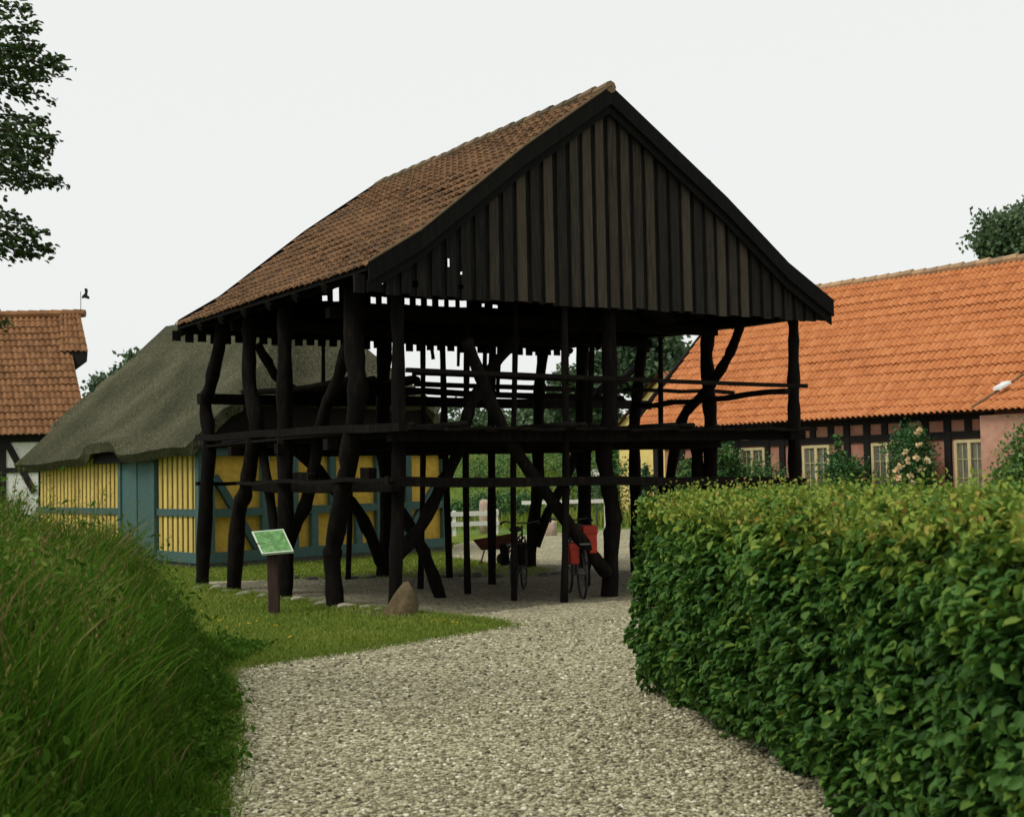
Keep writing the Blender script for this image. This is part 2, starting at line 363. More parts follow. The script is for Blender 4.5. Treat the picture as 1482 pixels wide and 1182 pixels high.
# ------------------------------------------------------------------ pantiles
def tiled(name, stations, tile_w, row_h, mat, parent, amp=.035, lift=.035, sag=.01):
    """pantile sheet; stations = [(left, right), ...] from eave to ridge"""
    st = [(Vector(a), Vector(b)) for a, b in stations]
    cum = [0.0]
    for i in range(1, len(st)):
        m0 = (st[i - 1][0] + st[i - 1][1]) / 2; m1 = (st[i][0] + st[i][1]) / 2; cum.append(cum[-1] + (m1 - m0).length)
    tot = cum[-1]; rows = max(1, round(tot / row_h)); rh = tot / rows
    def edge(a):
        a = max(0, min(tot, a)); i = 0
        while i < len(st) - 2 and a > cum[i + 1]: i += 1
        f = (a - cum[i]) / (cum[i + 1] - cum[i])
        return st[i][0].lerp(st[i + 1][0], f), st[i][1].lerp(st[i + 1][1], f), i
    wid = max((st[0][1] - st[0][0]).length, (st[-1][1] - st[-1][0]).length)
    cols = max(1, round(wid / tile_w)); ns = 6; mb = MB()
    for r in range(rows):
        a0, a1 = r * rh, (r + 1) * rh + .05
        l0, q0, i0 = edge(a0 - (.03 if r == 0 else 0)); l1, q1, i1 = edge(a1)
        nrm = (q0 - l0).cross(l1 - l0).normalized()
        if nrm.z < 0: nrm = -nrm
        dn = (l0 - l1).normalized() * .03 if r == 0 else Vector((0, 0, 0))
        for c in range(cols):
            tn = rnd.random(); vs = []; oz = rnd.uniform(-.006, .006); sk = rnd.uniform(-.006, .006)
            for (L_, R_, lf) in ((l0 + dn, q0 + dn, lift), (l1, q1, .002)):
                for k in range(ns + 1):
                    u = (c + k / ns * 1.04) / cols; x = k / ns
                    hgt = amp * (math.sin(x * math.pi * 2 - .9) * .75 + .35 * math.cos(x * math.pi))
                    vs.append(L_.lerp(R_, u) + nrm * (hgt + lf + oz + (sk if k > 3 else 0) - sag * math.sin(u * 9 + r)))
            fs = [(k, k + 1, ns + 2 + k, ns + 1 + k) for k in range(ns)]
            n = len(vs); vs += [v - nrm * .016 for v in vs[:ns + 1]]; fs += [(k, n + k, n + k + 1, k + 1) for k in range(ns)]
            mb.add(vs, fs, tn)
    return mb.build(name, mat, parent)

# ================================================================== GROUND
def sheet(name, poly, z, mat, kind='structure'):
    mb = MB(); mb.add([(p[0], p[1], z) for p in poly], [tuple(range(len(poly)))])
    o = mb.build(name, mat); tag(o, kind=kind); return o
def ground_grid():
    xs = np.concatenate([np.linspace(-400, -40, 10), np.linspace(-36, 40, 60), np.linspace(50, 400, 10)])
    ys = np.concatenate([np.linspace(-60, 0, 6), np.linspace(2, 44, 40), np.linspace(46, 100, 28), np.linspace(120, 900, 8)])
    X, Yg = np.meshgrid(xs, ys); Z = np.zeros_like(X)
    Z += 3.1 * sm(45, 74, Yg + .25 * X) + .5 * sm(80, 300, Yg)             # rising meadow behind the farm
    Z += .12 * np.sin(X * .7) * np.cos(Yg * .5) * sm(47, 55, Yg)
    n, m = X.shape; V = np.stack([X, Yg, Z], -1).reshape(-1, 3)
    i = np.arange(n * m).reshape(n, m)
    F = np.stack([i[:-1, :-1], i[:-1, 1:], i[1:, 1:], i[1:, :-1]], -1).reshape(-1, 4)
    o = mesh_obj('ground', V, F, M['turf_far'], smooth=True); tag(o, kind='structure')
ground_grid()
# lawn round the barn and house
sheet('lawn', [(-30, 4), (2.5, 4), (2.5, 24), (4, 30), (-1, 40), (-30, 40)], .004, M['turf'])
edge_px = [(284, 1230), (298, 1182), (316, 1100), (322, 1030), (316, 972), (400, 958), (500, 944), (640, 921), (735, 906), (690, 897), (600, 889), (500, 878), (430, 869), (330, 857), (283, 848)]
edge = [G(*p) for p in edge_px]
court_px = [(305, 842), (430, 839), (560, 838), (650, 836), (760, 836), (806, 831), (800, 825), (720, 816), (652, 806)]
court = [G(*p) for p in court_px]
def wobble(pts, step=.25, amp=.04):
    out = []
    for a, b in zip(pts[:-1], pts[1:]):
        k = max(1, int((b - a).length / step))
        for i in range(k):
            p = a.lerp(b, i / k); out.append(Vector((p.x + rnd.uniform(-amp, amp), p.y + rnd.uniform(-amp, amp), 0)))
    return out + [pts[-1]]
path_poly = wobble([Vector((-.9, 2.5, 0))] + edge + court) + [Vector((-1.5, 33.2, 0)), Vector((-.6, 37, 0)), Vector((3, 40.5, 0)), Vector((14, 41, 0)), Vector((22, 30, 0)), Vector((14, 6, 0)), Vector((6, 2.5, 0))]
sheet('gravel_path', path_poly, .008, M['gravel'])
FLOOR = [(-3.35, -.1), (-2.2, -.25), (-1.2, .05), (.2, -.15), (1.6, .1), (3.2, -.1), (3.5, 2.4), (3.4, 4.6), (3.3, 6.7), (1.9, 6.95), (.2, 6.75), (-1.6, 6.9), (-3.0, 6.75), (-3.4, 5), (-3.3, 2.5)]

# ================================================================== POLE BARN
BO = Vector((1.34, 17.8, 0)); BWv = Vector((.8424, .5389, 0)); BU = Vector((-.5389, .8424, 0))
def B(s, t, z): return BO + BWv * s + BU * t + Vector((0, 0, z))
sheet('barn_floor_shade', wobble([B(a, b, 0) for a, b in FLOOR + FLOOR[:1]], .2, .07), .012, M['barnshade'])  # darker gravel sheet: the barn's shade is put into its colour
def bF(px, py, t=0.12): return onplane(px, py, B(0, t, 0), BU)
def bS(px, py, s): return onplane(px, py, B(s, 0, 0), BWv)
LS, RS, RT = -3.2, 3.25, 6.7
barn = thing('pole_barn', 'open black pole barn of crooked timbers with brown tiled roof and boarded gable', 'barn', B(0, 3.4, 0))
LP = [(0, 6.78), (1.4, 5.80), (2.92, 4.60), (3.62, 4.17)]
RP = [(0, 6.78), (2.0, 5.47), (3.15, 4.62), (4.03, 4.13)]
def prof(P, x):
    for (a, za), (b, zb) in zip(P[:-1], P[1:]):
        if x <= b: return za + (zb - za) * (x - a) / (b - a)
    return P[-1][1]
def roofz(s): return prof(LP, -s) if s < 0 else prof(RP, s)
T0, T1 = -.10, 6.72
tiled('roof_tiles', [(B(-a, T1, z), B(-a, T0, z)) for a, z in reversed(LP)], .175, .25, M['oldtile'], barn, amp=.02, lift=.042)
tiled('roof_tiles', [(B(a, T0, z), B(a, T1, z)) for a, z in reversed(RP)], .175, .25, M['oldtile'], barn, amp=.02, lift=.042)
mb = MB()
for k in range(20):
    t = T0 + (T1 - T0) * k / 20; q = rnd.uniform(-.012, .012)
    mb.tube([B(0, t - .02, 6.80 + q), B(0, t + .37, 6.785 + q)], [.085, .072], 8, tint=rnd.random())
mb.build('ridge_tiles', M['mossridge'], barn)
# battens and close boarding below the tiles
mb = MB()
for P, sg in ((LP, -1), (RP, 1)):
    for (a, za), (b, zb) in zip(P[:-1], P[1:]):
        v = [B(sg * a, T0 + .03, za - .03), B(sg * b, T0 + .03, zb - .03), B(sg * b, T1 - .03, zb - .03), B(sg * a, T1 - .03, za - .03)]
        mb.prism(v, (0, 0, -.035))
mb.build('roof_boarding', M['tar'], barn)
# rafters
for k in range(8):
    t = .25 + k * (RT - .3) / 7
    for P, sg in ((LP, -1), (RP, 1)):
        mb = MB(); pts = [B(sg * a, t, z - .13) for a, z in P]
        mb.tube(pts, [.07, .07, .075, .065], 7, jit=.08); mb.build('rafter', M['tar'], barn)
# bargeboards, front and back
for tb in (T0 - .02, T1 + .02):
    for P, sg in ((LP, -1), (RP, 1)):
        mb = MB()
        top = [B(sg * a, tb, z + (.035 if tb < 1 else .085)) for a, z in P]; bot = [B(sg * a, tb, z - .21) for a, z in P]
        for i in range(len(P) - 1):
            mb.prism([top[i], top[i + 1], bot[i + 1], bot[i]], BU * (.035 if tb < 1 else -.035), rnd.random() * .4)
        if tb < 1:   # second, set-back board under the first
            for i in range(len(P) - 1):
                d = BU * .05
                mb.prism([bot[i] + d + Vector((0, 0, .03)), bot[i + 1] + d + Vector((0, 0, .03)), bot[i + 1] + d - Vector((0, 0, .12)), bot[i] + d - Vector((0, 0, .12))], BU * .03, .1)
        mb.build('bargeboard', M['bgable'], barn)
# pale mortar line on the left verge
mb = MB(); mb.tube([B(-a, T0 - .02, z + .045) for a, z in LP], .016, 6); mb.build('verge_mortar', M['mossridge'], barn)

# gable boarding: board-on-board, with the gaps that let the sky through
holes_px = [(538, 409, 9, 10), (554, 408, 7, 5), (553, 397, 4, 6), (602, 411, 7, 9), (649, 380, 6, 12), (668, 395, 5, 4), (668, 415, 6, 6), (539, 435, 8, 6), (555, 435, 8, 6)]
rear_px = holes_px + [(469, 432, 6, 5), (485, 425, 7, 15), (505, 411, 3, 2)] + [(588 + 16.2 * k, 436.5 + .75 * k, 8, 6) for k in range(6)] + [(698, 442, 3, 3), (716, 444, 7, 3)]
def gable(t, holes, lowz, teeth, name, mat, facing):
    hs = []
    for (px, py, wd, ht) in holes:
        a = bF(px - wd / 2, py + ht / 2, t) - BO; b = bF(px + wd / 2, py - ht / 2, t) - BO
        hs.append((a.dot(BWv), b.dot(BWv), a.z, b.z))
    mb = MB(); s = -3.75; i = 0; pitch = .21
    while s < 4.0:
        for (o0, wd, back, tn) in ((0, .135, 0, None), (.12, .105, .032, .08)):
            s0, s1 = s + o0, s + o0 + wd; sc_ = (s0 + s1) / 2
            zt0, zt1 = roofz(s0) - .10, roofz(s1) - .10
            zb = lowz + rnd.uniform(-.02, .02) + (teeth if tn is not None else 0)
            if min(zt0, zt1) < zb + .08: continue
            tint = tn if tn is not None else rnd.choice([.36, .48, .56, .64, .72, .84])
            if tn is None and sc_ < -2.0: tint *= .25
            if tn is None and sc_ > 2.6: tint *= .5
            off = BU * (facing * -back)
            def piece(a, b, za, ze):
                ta = roofz(a) - .10 if ze is None else ze; tb_ = roofz(b) - .10 if ze is None else ze
                if b - a > .008 and min(ta, tb_) - za > .01:
                    mb.prism([B(a, t, za) + off, B(b, t, za) + off, B(b, t, tb_) + off, B(a, t, ta) + off], BU * (.028 * facing * -1), tint)
            z = zb
            for z0, z1, h0, h1 in sorted((z0, z1, h0, h1) for (h0, h1, z0, z1) in hs if h0 < s1 and h1 > s0):
                z0 = max(z0, z)
                if z1 <= z0: continue
                piece(s0, s1, z, z0); piece(s0, max(s0, min(h0, s1)), z0, z1); piece(min(s1, max(h1, s0)), s1, z0, z1); z = z1
            piece(s0, s1, z, None)
        s += pitch; i += 1
    return mb.build(name, mat, barn)
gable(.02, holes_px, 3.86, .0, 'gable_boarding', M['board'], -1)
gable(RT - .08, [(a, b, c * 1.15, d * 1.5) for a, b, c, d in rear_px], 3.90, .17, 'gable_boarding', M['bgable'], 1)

# ---- crooked posts, from the photograph's own outline of each, set on the plane of its frame
def spl(pts, n=4):
    out = []
    for i in range(len(pts) - 1):
        p0 = pts[max(i - 1, 0)]; p1 = pts[i]; p2 = pts[i + 1]; p3 = pts[min(i + 2, len(pts) - 1)]
        for k in range(n):
            u = k / n
            out.append(.5 * ((2 * p1) + (p2 - p0) * u + (2 * p0 - 5 * p1 + 4 * p2 - p3) * u * u + (3 * p1 - p0 - 3 * p2 + p3) * u ** 3))
    return out + [pts[-1]]
def log(name, pts, r, mat='tar', n=9, jit=.09, ground=False, top=None):
    pts = [Vector(p) for p in pts]
    if ground: pts[-1].z = -.15
    if top is not None:
        d = (pts[0] - pts[1]); k = max(0, (top - pts[0].z)); pts.insert(0, pts[0] + Vector((d.x * .1, d.y * .1, k)))
    q = spl(pts); m = len(q)
    if not hasattr(r, '__len__'): r = [r, r]
    rad = [r[0] + (r[1] - r[0]) * i / (m - 1) for i in range(m)]
    rad = [x * (1 + .10 * math.sin(i * 1.7 + pts[0].x * 9) + rnd.uniform(-.05, .05)) for i, x in enumerate(rad)]
    mb = MB(); mb.tube(q, rad, n, jit=jit); return mb.build(name, M[mat], barn, smooth=True)
PX = lambda lst, f: [f(*p) for p in lst]
Lp = lambda x, y: bS(x, y, LS)
Rp = lambda x, y: bS(x, y, RS)
Fp = lambda x, y: bF(x, y, .42)
Bp = lambda x, y: bF(x, y, RT)
Mp = lambda t: (lambda x, y: bF(x, y, t))
# left row
log('post', PX([(319, 492), (305, 557), (298, 587), (303, 640), (299, 716), (292, 850)], Lp), (.10, .115), ground=True, top=4.1)
log('post', PX([(361, 488), (361, 557), (371, 610), (363, 663), (356, 709), (345, 747), (337, 856)], Lp), (.10, .12), ground=True, top=4.1)
log('post', PX([(413, 490), (412, 600), (413, 700), (413, 800), (411, 863)], Lp), (.105, .115), ground=True, top=4.2)
log('post', PX([(513, 507), (518, 564), (506, 663), (498, 709), (484, 781), (481, 815), (487, 874)], Lp), (.13, .115), ground=True, top=4.2)
# front row
log('post', PX([(575, 440), (577, 560), (577, 690), (574, 800), (570, 878)], Fp), (.078, .088), ground=True, top=4.2)
log('post', PX([(882, 497), (882, 611), (874, 653), (881, 706), (888, 752), (885, 783), (881, 874)], Fp), (.10, .115), ground=True, top=3.95)
log('post', PX([(1147, 456), (1149, 493), (1148, 552), (1149, 608), (1151, 699)], Fp) + [Fp(1153, 699) * 1 - Vector((0, 0, 1.7))], (.075, .10), ground=True, top=4.2)
# right row
log('post', PX([(931, 481), (927, 526), (922, 572), (918, 618), (920, 724)], Rp) + [Rp(920, 800)], (.09, .1), ground=True, top=4.2)
log('post', PX([(1028, 470), (1022, 510), (1025, 560), (1029, 620), (1028, 690)], Rp) + [Rp(1028, 800)], (.10, .115), ground=True, top=4.2)
log('post', PX([(843, 490), (842, 560), (842, 640), (846, 750), (845, 823)], Rp), (.11, .125), ground=True, top=4.1)
# back row and inner posts
log('post', PX([(556, 500), (554, 590), (557, 657), (561, 740), (553, 838)], Mp(6.2)), (.12, .13), ground=True, top=4.3)
log('post', PX([(787, 497), (781, 560), (779, 640), (779, 700), (772, 760), (764, 825)], Mp(6.1)), (.10, .115), ground=True, top=4.3)
log('post', PX([(713, 497), (711, 600), (712, 700), (712, 848)], Mp(3.35)), (.058, .065), ground=True, top=4.1)
# slender poles
for (x0, x1, yb, t, r) in ((516, 503, 838, 6.0, .045), (612, 608, 853, 3.4, .045), (640, 651, 838, 5.0, .058), (676, 677, 861, 2.15, .048), (746, 744, 870, .8, .04),
                           (817, 816, 876, .14, .05), (857, 850, 866, 2.0, .045), (956, 957, 800, 3.2, .045), (623, 627, 520, 6.5, .035), (641, 640, 520, 6.5, .035), (664, 663, 530, 6.5, .03),
                           (702, 701, 560, 6.5, .045), (723, 720, 570, 6.5, .04), (468, 468, 620, 6.5, .035)):
    f = Mp(t); a = f(x0, 490); b = f(x1, yb)
    if yb > 790: log('pole', [a, a.lerp(b, .5) + BWv * rnd.uniform(-.03, .03), b], (r * .85, r), 'tar2', n=8, jit=.06, ground=True, top=4.05)
    else: log('pole', [a, b], r, 'tar2', n=7, jit=.06, top=4.05)
# braces
log('brace', PX([(675, 492), (697, 547), (713, 588), (747, 653), (786, 706), (824, 760), (854, 798), (880, 832)], Mp(.30)), (.080, .092))
log('brace', PX([(748, 492), (713, 531), (690, 570), (675, 607), (660, 661), (637, 706), (610, 760), (574, 806)], Mp(1.1)), (.07, .09))
log('brace', PX([(576, 735), (603, 779), (622, 821), (643, 858)], Mp(1.9)), (.085, .09), ground=True)
log('brace', PX([(372, 498), (388, 524), (405, 550), (450, 577), (478, 590)], Mp(5.6)), (.075, .08))
log('brace', PX([(424, 648), (460, 680), (483, 708), (514, 734), (536, 774), (553, 818)], Mp(4.6)), (.085, .10))
log('brace', PX([(503, 500), (485, 560), (468, 602), (452, 690), (440, 735), (421, 775), (410, 845)], lambda x, y: bS(x, y, -2.95)), (.085, .10))
log('brace', PX([(373, 580), (382, 663), (393, 732), (399, 790), (402, 866)], lambda x, y: bS(x, y, -3.05)), (.065, .075), ground=True)
log('brace', PX([(837, 648), (816, 699), (793, 741), (776, 790)], Mp(6.0)), (.08, .09))
log('brace', PX([(1074, 462), (1061, 501), (1045, 531), (1022, 567), (996, 592), (984, 618), (972, 680), (966, 730)], Rp), (.07, .09))
log('brace', PX([(1014, 620), (1009, 650), (1010, 690), (1013, 740)], lambda x, y: bS(x, y, RS - .15)), (.09, .10))
log('brace', PX([(930, 520), (905, 545), (880, 553), (860, 578)], Mp(6.0)), (.06, .07))

# beams, plates, ties
def beam(a, b, wd, ht, mat='tar', name='beam', jit=.018): 
    mb = MB(); mb.beam(a, b, wd, ht, jit=jit, seg=8); return mb.build(name, M[mat], barn)
beam(B(-3.2, .24, 3.99), B(3.3, .24, 3.99), .13, .15, name='tie_beam')
beam(B(-3.4, RT, 4.12), B(3.5, RT, 4.12), .16, .18, name='tie_beam')
beam(B(LS, .1, 4.23), B(LS, RT + .2, 4.23), .14, .14, name='wall_plate')
beam(B(RS, .1, 3.94), B(RS, RT + .2, 4.06), .17, .19, name='wall_plate')
for t in (1.75, 3.4, 5.2): beam(B(-3.3, t, 3.84 if t < 5 else 4.0), B(3.35, t, 3.84 if t < 5 else 4.0), .13, .14, name='tie_beam')
# rails of the upper floor
beam(bF(588, 536, .05), bF(1167, 559, .05), .06, .055, 'tar2', 'rail', .006)
beam(bF(600, 556, RT), bF(905, 566, RT), .06, .09, 'tar2', 'rail', .01)
beam(bF(597, 537, RT + .05), bF(905, 552, RT + .05), .06, .12, 'tar2', 'rail', .01)
beam(bF(287, 577, RT), bF(940, 586, RT), .12, .17)
beam(bF(420, 570, 5), bF(640, 566, 5), .12, .10)
beam(bF(520, 563, 4), bF(900, 578, 4), .10, .09)
beam(bS(1142, 566, RS - .1), bS(925, 588, RS - .1), .08, .08)
beam(bF(905, 564, 3.6), bF(1060, 567, 3.6), .08, .06, 'tar2', 'rail')
# loose poles lying on the upper beams at the left
for k in range(5):
    s = -2.4 + k * .3
    log('floor_pole', [B(s, 3.2 + rnd.uniform(-.5, .3), 3.06 + rnd.uniform(-.02, .05)), B(s + rnd.uniform(-.1, .1), 5, 3.05), B(s + rnd.uniform(-.2, .2), 6.9, 3.14)], .05, 'tar2', n=7, jit=.06)
# lower floor
beam(bF(563, 630, .2), bF(1160, 627, .2), .14, .17)
beam(bF(560, 637, RT), bF(1000, 640, RT), .12, .12)
beam(bS(286, 634, LS - .05), bS(585, 616, LS - .05), .12, .10)
beam(bS(1150, 627, RS), bS(900, 642, RS), .13, .14)
for t in (1.75, 3.4, 5.2): beam(B(-3.35, t, 2.1), B(3.35, t, 2.1), .14, .14)
mb = MB(); s = -3.3
while s < 3.3:
    wd = rnd.uniform(.16, .26); a = rnd.uniform(-.28, .0); b = rnd.uniform(6.6, 7.0)
    mb.beam(B(s + wd / 2, a, 2.24 + rnd.uniform(-.012, .012)), B(s + wd / 2 + rnd.uniform(-.03, .03), b, 2.22), wd - .012, .035, jit=.006, seg=5, tint=rnd.random()); s += wd
mb.build('loft_floor', M['tar2'], barn)
for k in range(9):
    s = rnd.uniform(-3.1, 3.1)
    log('floor_pole', [B(s, rnd.uniform(-.3, .2), 2.29), B(s + rnd.uniform(-.2, .2), 3.4, 2.31), B(s + rnd.uniform(-.2, .2), 6.8, 2.29)], .04, 'tar2', n=7, jit=.06)
# long pole ends hanging under the floor
for (x, y0, y1, t) in ((637, 640, 664, 3), (700, 640, 657, 3), (790, 636, 655, 4.5), (640, 600, 618, 2)):
    log('peg', [bF(x, y0, t), bF(x + 1, y1, t)], .035, 'tar2', n=6)
# lower rails, breast height
beam(bF(560, 697, .02), bF(1166, 697, .02), .09, .115)
beam(bF(284, 699, RT), bF(600, 701, RT), .08, .06, 'tar2', 'rail')
beam(bS(360, 706, LS + .1), bS(575, 704, LS + .1), .13, .12)
beam(bS(345, 699, LS - .12), bS(570, 694, LS - .12), .07, .05, 'tar2', 'rail')
beam(bS(1160, 699, RS + .08), bS(905, 697, RS + .08), .09, .11)
beam(bF(590, 697, RT), bF(870, 695, RT), .08, .09)
# odd blocks and tools lying on the rail
beam(bS(430, 690, LS + .1), bS(452, 690, LS + .1), .12, .1, name='wedge_block'); beam(bS(528, 684, LS + .1), bS(541, 686, LS + .1), .1, .13, name='wedge_block')

# ================================================================== THATCHED HOUSE
YC0 = G(297, 823); YC1 = G(648, 797)
yw = (YC1 - YC0); YW = yw.length; yw.normalize(); yu = Vector((-.62, .785, 0)).normalized()
YL = 9.2; YH = 2.32
def Yp(s, t, z): return YC0 + yw * s + yu * t + Vector((0, 0, z))
ynf = Vector((yw.y, -yw.x, 0)); ynl = Vector((-yu.y, yu.x, 0))     # outward normals of the gable and the long wall
if ynf.y > 0: ynf = -ynf
if ynl.x > 0: ynl = -ynl
house = thing('thatched_house', 'low ochre half-timbered house with teal timbers and grey thatched roof', 'house', Yp(YW / 2, YL / 2, 0))
mb = MB(); mb.prism([Yp(.04, .06, .1), Yp(YW - .04, .06, .1), Yp(YW - .04, YL, .1), Yp(.04, YL, .1)], (0, 0, YH - .1)); mb.build('wall', M['yellow'], house)
mb = MB(); mb.prism([Yp(-.05, -.05, -.1), Yp(YW + .05, -.05, -.1), Yp(YW + .05, YL, -.1), Yp(-.05, YL, -.1)], (0, 0, .22)); mb.build('plinth', M['plinth'], house)
RH, HIPZ, EZ, OV, RN, RF = 5.72, 3.18, 2.32, .50, 1.25, YL - .75
def hw(z): return (YW / 2 + OV) * (RH - z) / (RH - EZ)
NOV = .16
def tn(z): return -NOV if z <= HIPZ else -OV + (RN + OV) * (z - HIPZ) / (RH - HIPZ)
def tf(z): return YL + OV if z <= HIPZ else YL + OV + (RF - YL - OV) * (z - HIPZ) / (RH - HIPZ)
def yl0(px): return onplane(px, 700, YC0, ynl)
def thatch():
    V, F = [], []
    def grid(fn, nu, nv, flip=False):
        b = len(V)
        for j in range(nv + 1):
            for i in range(nu + 1): V.append(fn(i / nu, j / nv))
        for j in range(nv):
            for i in range(nu):
                q = (b + j * (nu + 1) + i, b + j * (nu + 1) + i + 1, b + (j + 1) * (nu + 1) + i + 1, b + (j + 1) * (nu + 1) + i)
                F.append(q[::-1] if flip else q)
    zz = lambda v: EZ + (RH - EZ) * v
    te = (yl0(172) - YC0).dot(yu)
    def eyebrow(t, v): return .30 * math.exp(-((t - te) / .95) ** 8) * max(0, 1 - v * 6.5) - .16 * (1 - v) * max(0, t) / YL
    def side(sg):
        def fn(u, v):
            z = zz(v); t = tn(z) + (tf(z) - tn(z)) * u; s = YW / 2 + sg * hw(z) * (1 if v < 1 else 0.0)
            return Yp(s, t, z + (eyebrow(t, v) if sg < 0 else 0) - .05 * math.sin(math.pi * v))
        return fn
    grid(side(-1), 80, 30, True); grid(side(1), 30, 26)
    for f_, fl in ((tn, False), (tf, True)):
        def fn(u, v, f_=f_):
            z = HIPZ + (RH - HIPZ) * v; return Yp(YW / 2 + hw(z) * (2 * u - 1), f_(z), z - .05 * math.sin(math.pi * (z - EZ) / (RH - EZ)))
        grid(fn, 24, 20, fl)
    me = bpy.data.meshes.new('thatched_roof'); b = house.location
    V2 = []
    for p in V:
        q = p - Vector(b); n = math.sin(p.x * 2.1 + p.z * 1.3) * .014 + math.sin(p.y * 3.7 + p.x * 1.1) * .012 + rnd.uniform(-.006, .006)
        V2.append((q.x, q.y, q.z + n))
    me.from_pydata(V2, [], F); me.materials.append(M['thatch'])
    import bmesh
    bm = bmesh.new(); bm.from_mesh(me); bmesh.ops.remove_doubles(bm, verts=bm.verts, dist=.09); bmesh.ops.recalc_face_normals(bm, faces=bm.faces); bm.to_mesh(me); bm.free()
    me.polygons.foreach_set('use_smooth', np.ones(len(me.polygons), bool))
    o = bpy.data.objects.new('thatched_roof', me); COL.objects.link(o); o.parent = house
    md = o.modifiers.new('thick', 'SOLIDIFY'); md.thickness = .22; md.offset = -1
    es = o.modifiers.new('edges', 'EDGE_SPLIT'); es.split_angle = R(48)
thatch()
mb = MB(); mb.prism([Yp(-.3, -.06, YH), Yp(YW + .3, -.06, YH), Yp(YW / 2 + hw(HIPZ + .1) - .12, -.06, HIPZ + .1), Yp(YW / 2 - hw(HIPZ + .1) + .12, -.06, HIPZ + .1)], ynf * .05); mb.build('gable_boarding', M['bgable'], house)
# gable timbers (front face): pixel columns measured on the wall plane
def yg(px, py): return onplane(px, py, YC0, ynf)
def yl(px, py): return onplane(px, py, YC0, ynl)
def timber(a, b, wd, n, name='timber', mat='teal', parent=house, th=.05, off=.01):
    a, b = Vector(a) + n * off, Vector(b) + n * off; d = (b - a).normalized(); sd_ = d.cross(n).normalized()
    mb = MB(); mb.box((a + b) / 2, d, sd_, n, (b - a).length / 2, wd / 2, th, rnd.random()); return mb.build(name, M[mat], parent)
def gs(px): return (yg(px, 740) - YC0).dot(yw)
zr = .5 * (yg(309, 743).z + yg(560, 732).z)
timber(Yp(.02, 0, .2), Yp(YW - .02, 0, .2), .2, ynf, 'sill_beam')
timber(Yp(.1, 0, zr), Yp(YW - .1, 0, zr), .16, ynf, 'rail', off=.004)
timber(Yp(0, 0, YH - .08), Yp(YW, 0, YH - .08), .16, ynf, 'rail', off=.004)
for px, lo, hi in ((303, 0, 1), (383, 0, 1), (425, 0, 1), (454, 0, .5), (481, .5, 1), (518, 0, .5), (548, 0, 1), (590, 0, 1), (645, 0, 1)):
    s = min(max(gs(px), .09), YW - .09); za = .3 if lo == 0 else zr + .08; zb = YH - .16 if hi == 1 else zr - .08
    if lo == 0 and hi == 1:
        timber(Yp(s, 0, za), Yp(s, 0, zb), .17, ynf, 'timber', off=.012)
    else: timber(Yp(s, 0, za), Yp(s, 0, zb), .16, ynf, 'timber', off=0)
timber(yg(311, 690), yg(372, 792), .15, ynf, 'brace', off=-.006)
timber(yg(478, 706), yg(500, 772), .14, ynf, 'brace', off=-.006)
timber(yg(632, 700), yg(586, 778), .15, ynf, 'brace', off=-.006)
# long wall: yellow boards with dark gaps, teal rail, sill and double door
for ta, tb_e in ((.2, (yl(231, 740) - YC0).dot(yu) - .05), ((yl(181, 740) - YC0).dot(yu), YL - .1)):
    mb = MB(); t = ta + .06
    while t < tb_e:
        mb.box(Yp(0, t, (YH + .3) / 2) + ynl * .05, yu, ynl, (0, 0, 1), .072, .015, (YH - .3) / 2, rnd.random()); t += .235
    mb.build('wall_boarding', M['yboard'], house)
mb = MB(); mb.prism([Yp(.03, .15, .25), Yp(.03, YL, .25), Yp(.03, YL, YH), Yp(.03, .15, YH)], ynl * .04); mb.build('backing_board', M['bgable'], house)
t0d, t1d = (yl(231, 740) - YC0).dot(yu), (yl(182, 740) - YC0).dot(yu)
zl = yl(250, 741).z
timber(Yp(0, .05, zl), Yp(0, t0d - .03, zl), .14, ynl, 'rail', th=.05, off=.05); timber(Yp(0, t1d + .03, zl), Yp(0, YL, zl), .14, ynl, 'rail', th=.05, off=.05)
timber(Yp(0, .05, .2), Yp(0, t0d - .03, .2), .2, ynl, 'sill_beam', off=.05); timber(Yp(0, t1d + .03, .2), Yp(0, YL, .2), .2, ynl, 'sill_beam', off=.05)
tm = (t0d + t1d) / 2
for a, b in ((t0d, tm - .03), (tm + .03, t1d)):
    d = timber(Yp(0, (a + b) / 2, .18), Yp(0, (a + b) / 2, YH - .05), b - a, ynl, 'door', off=.08, th=.03)
    pass
timber(Yp(0, t0d, .2), Yp(0, t0d, YH), .14, ynl, 'door_post', off=.1); timber(Yp(0, t1d, .2), Yp(0, t1d, YH), .14, ynl, 'door_post', off=.1)
timber(Yp(-.02, .08, .2), Yp(-.02, .08, YH), .17, ynl, 'timber', off=.06)
te = (yl0(172) - YC0).dot(yu)
mb = MB(); mb.prism([Yp(-.22, te - .84, YH - .22), Yp(-.22, te + .84, YH - .22), Yp(-.16, te + .78, YH + .14), Yp(-.16, te - .78, YH + .14)], ynl * .05); mb.build('eyebrow_shade', M['bgable'], house)  # dark sheet standing in for the shade in the recess under the raised eave
mb = MB(); mb.box(Yp(-.55, tm, .09), yu, ynl, (0, 0, 1), .6, .35, .1); mb.build('door_step', M['plinth'], house)

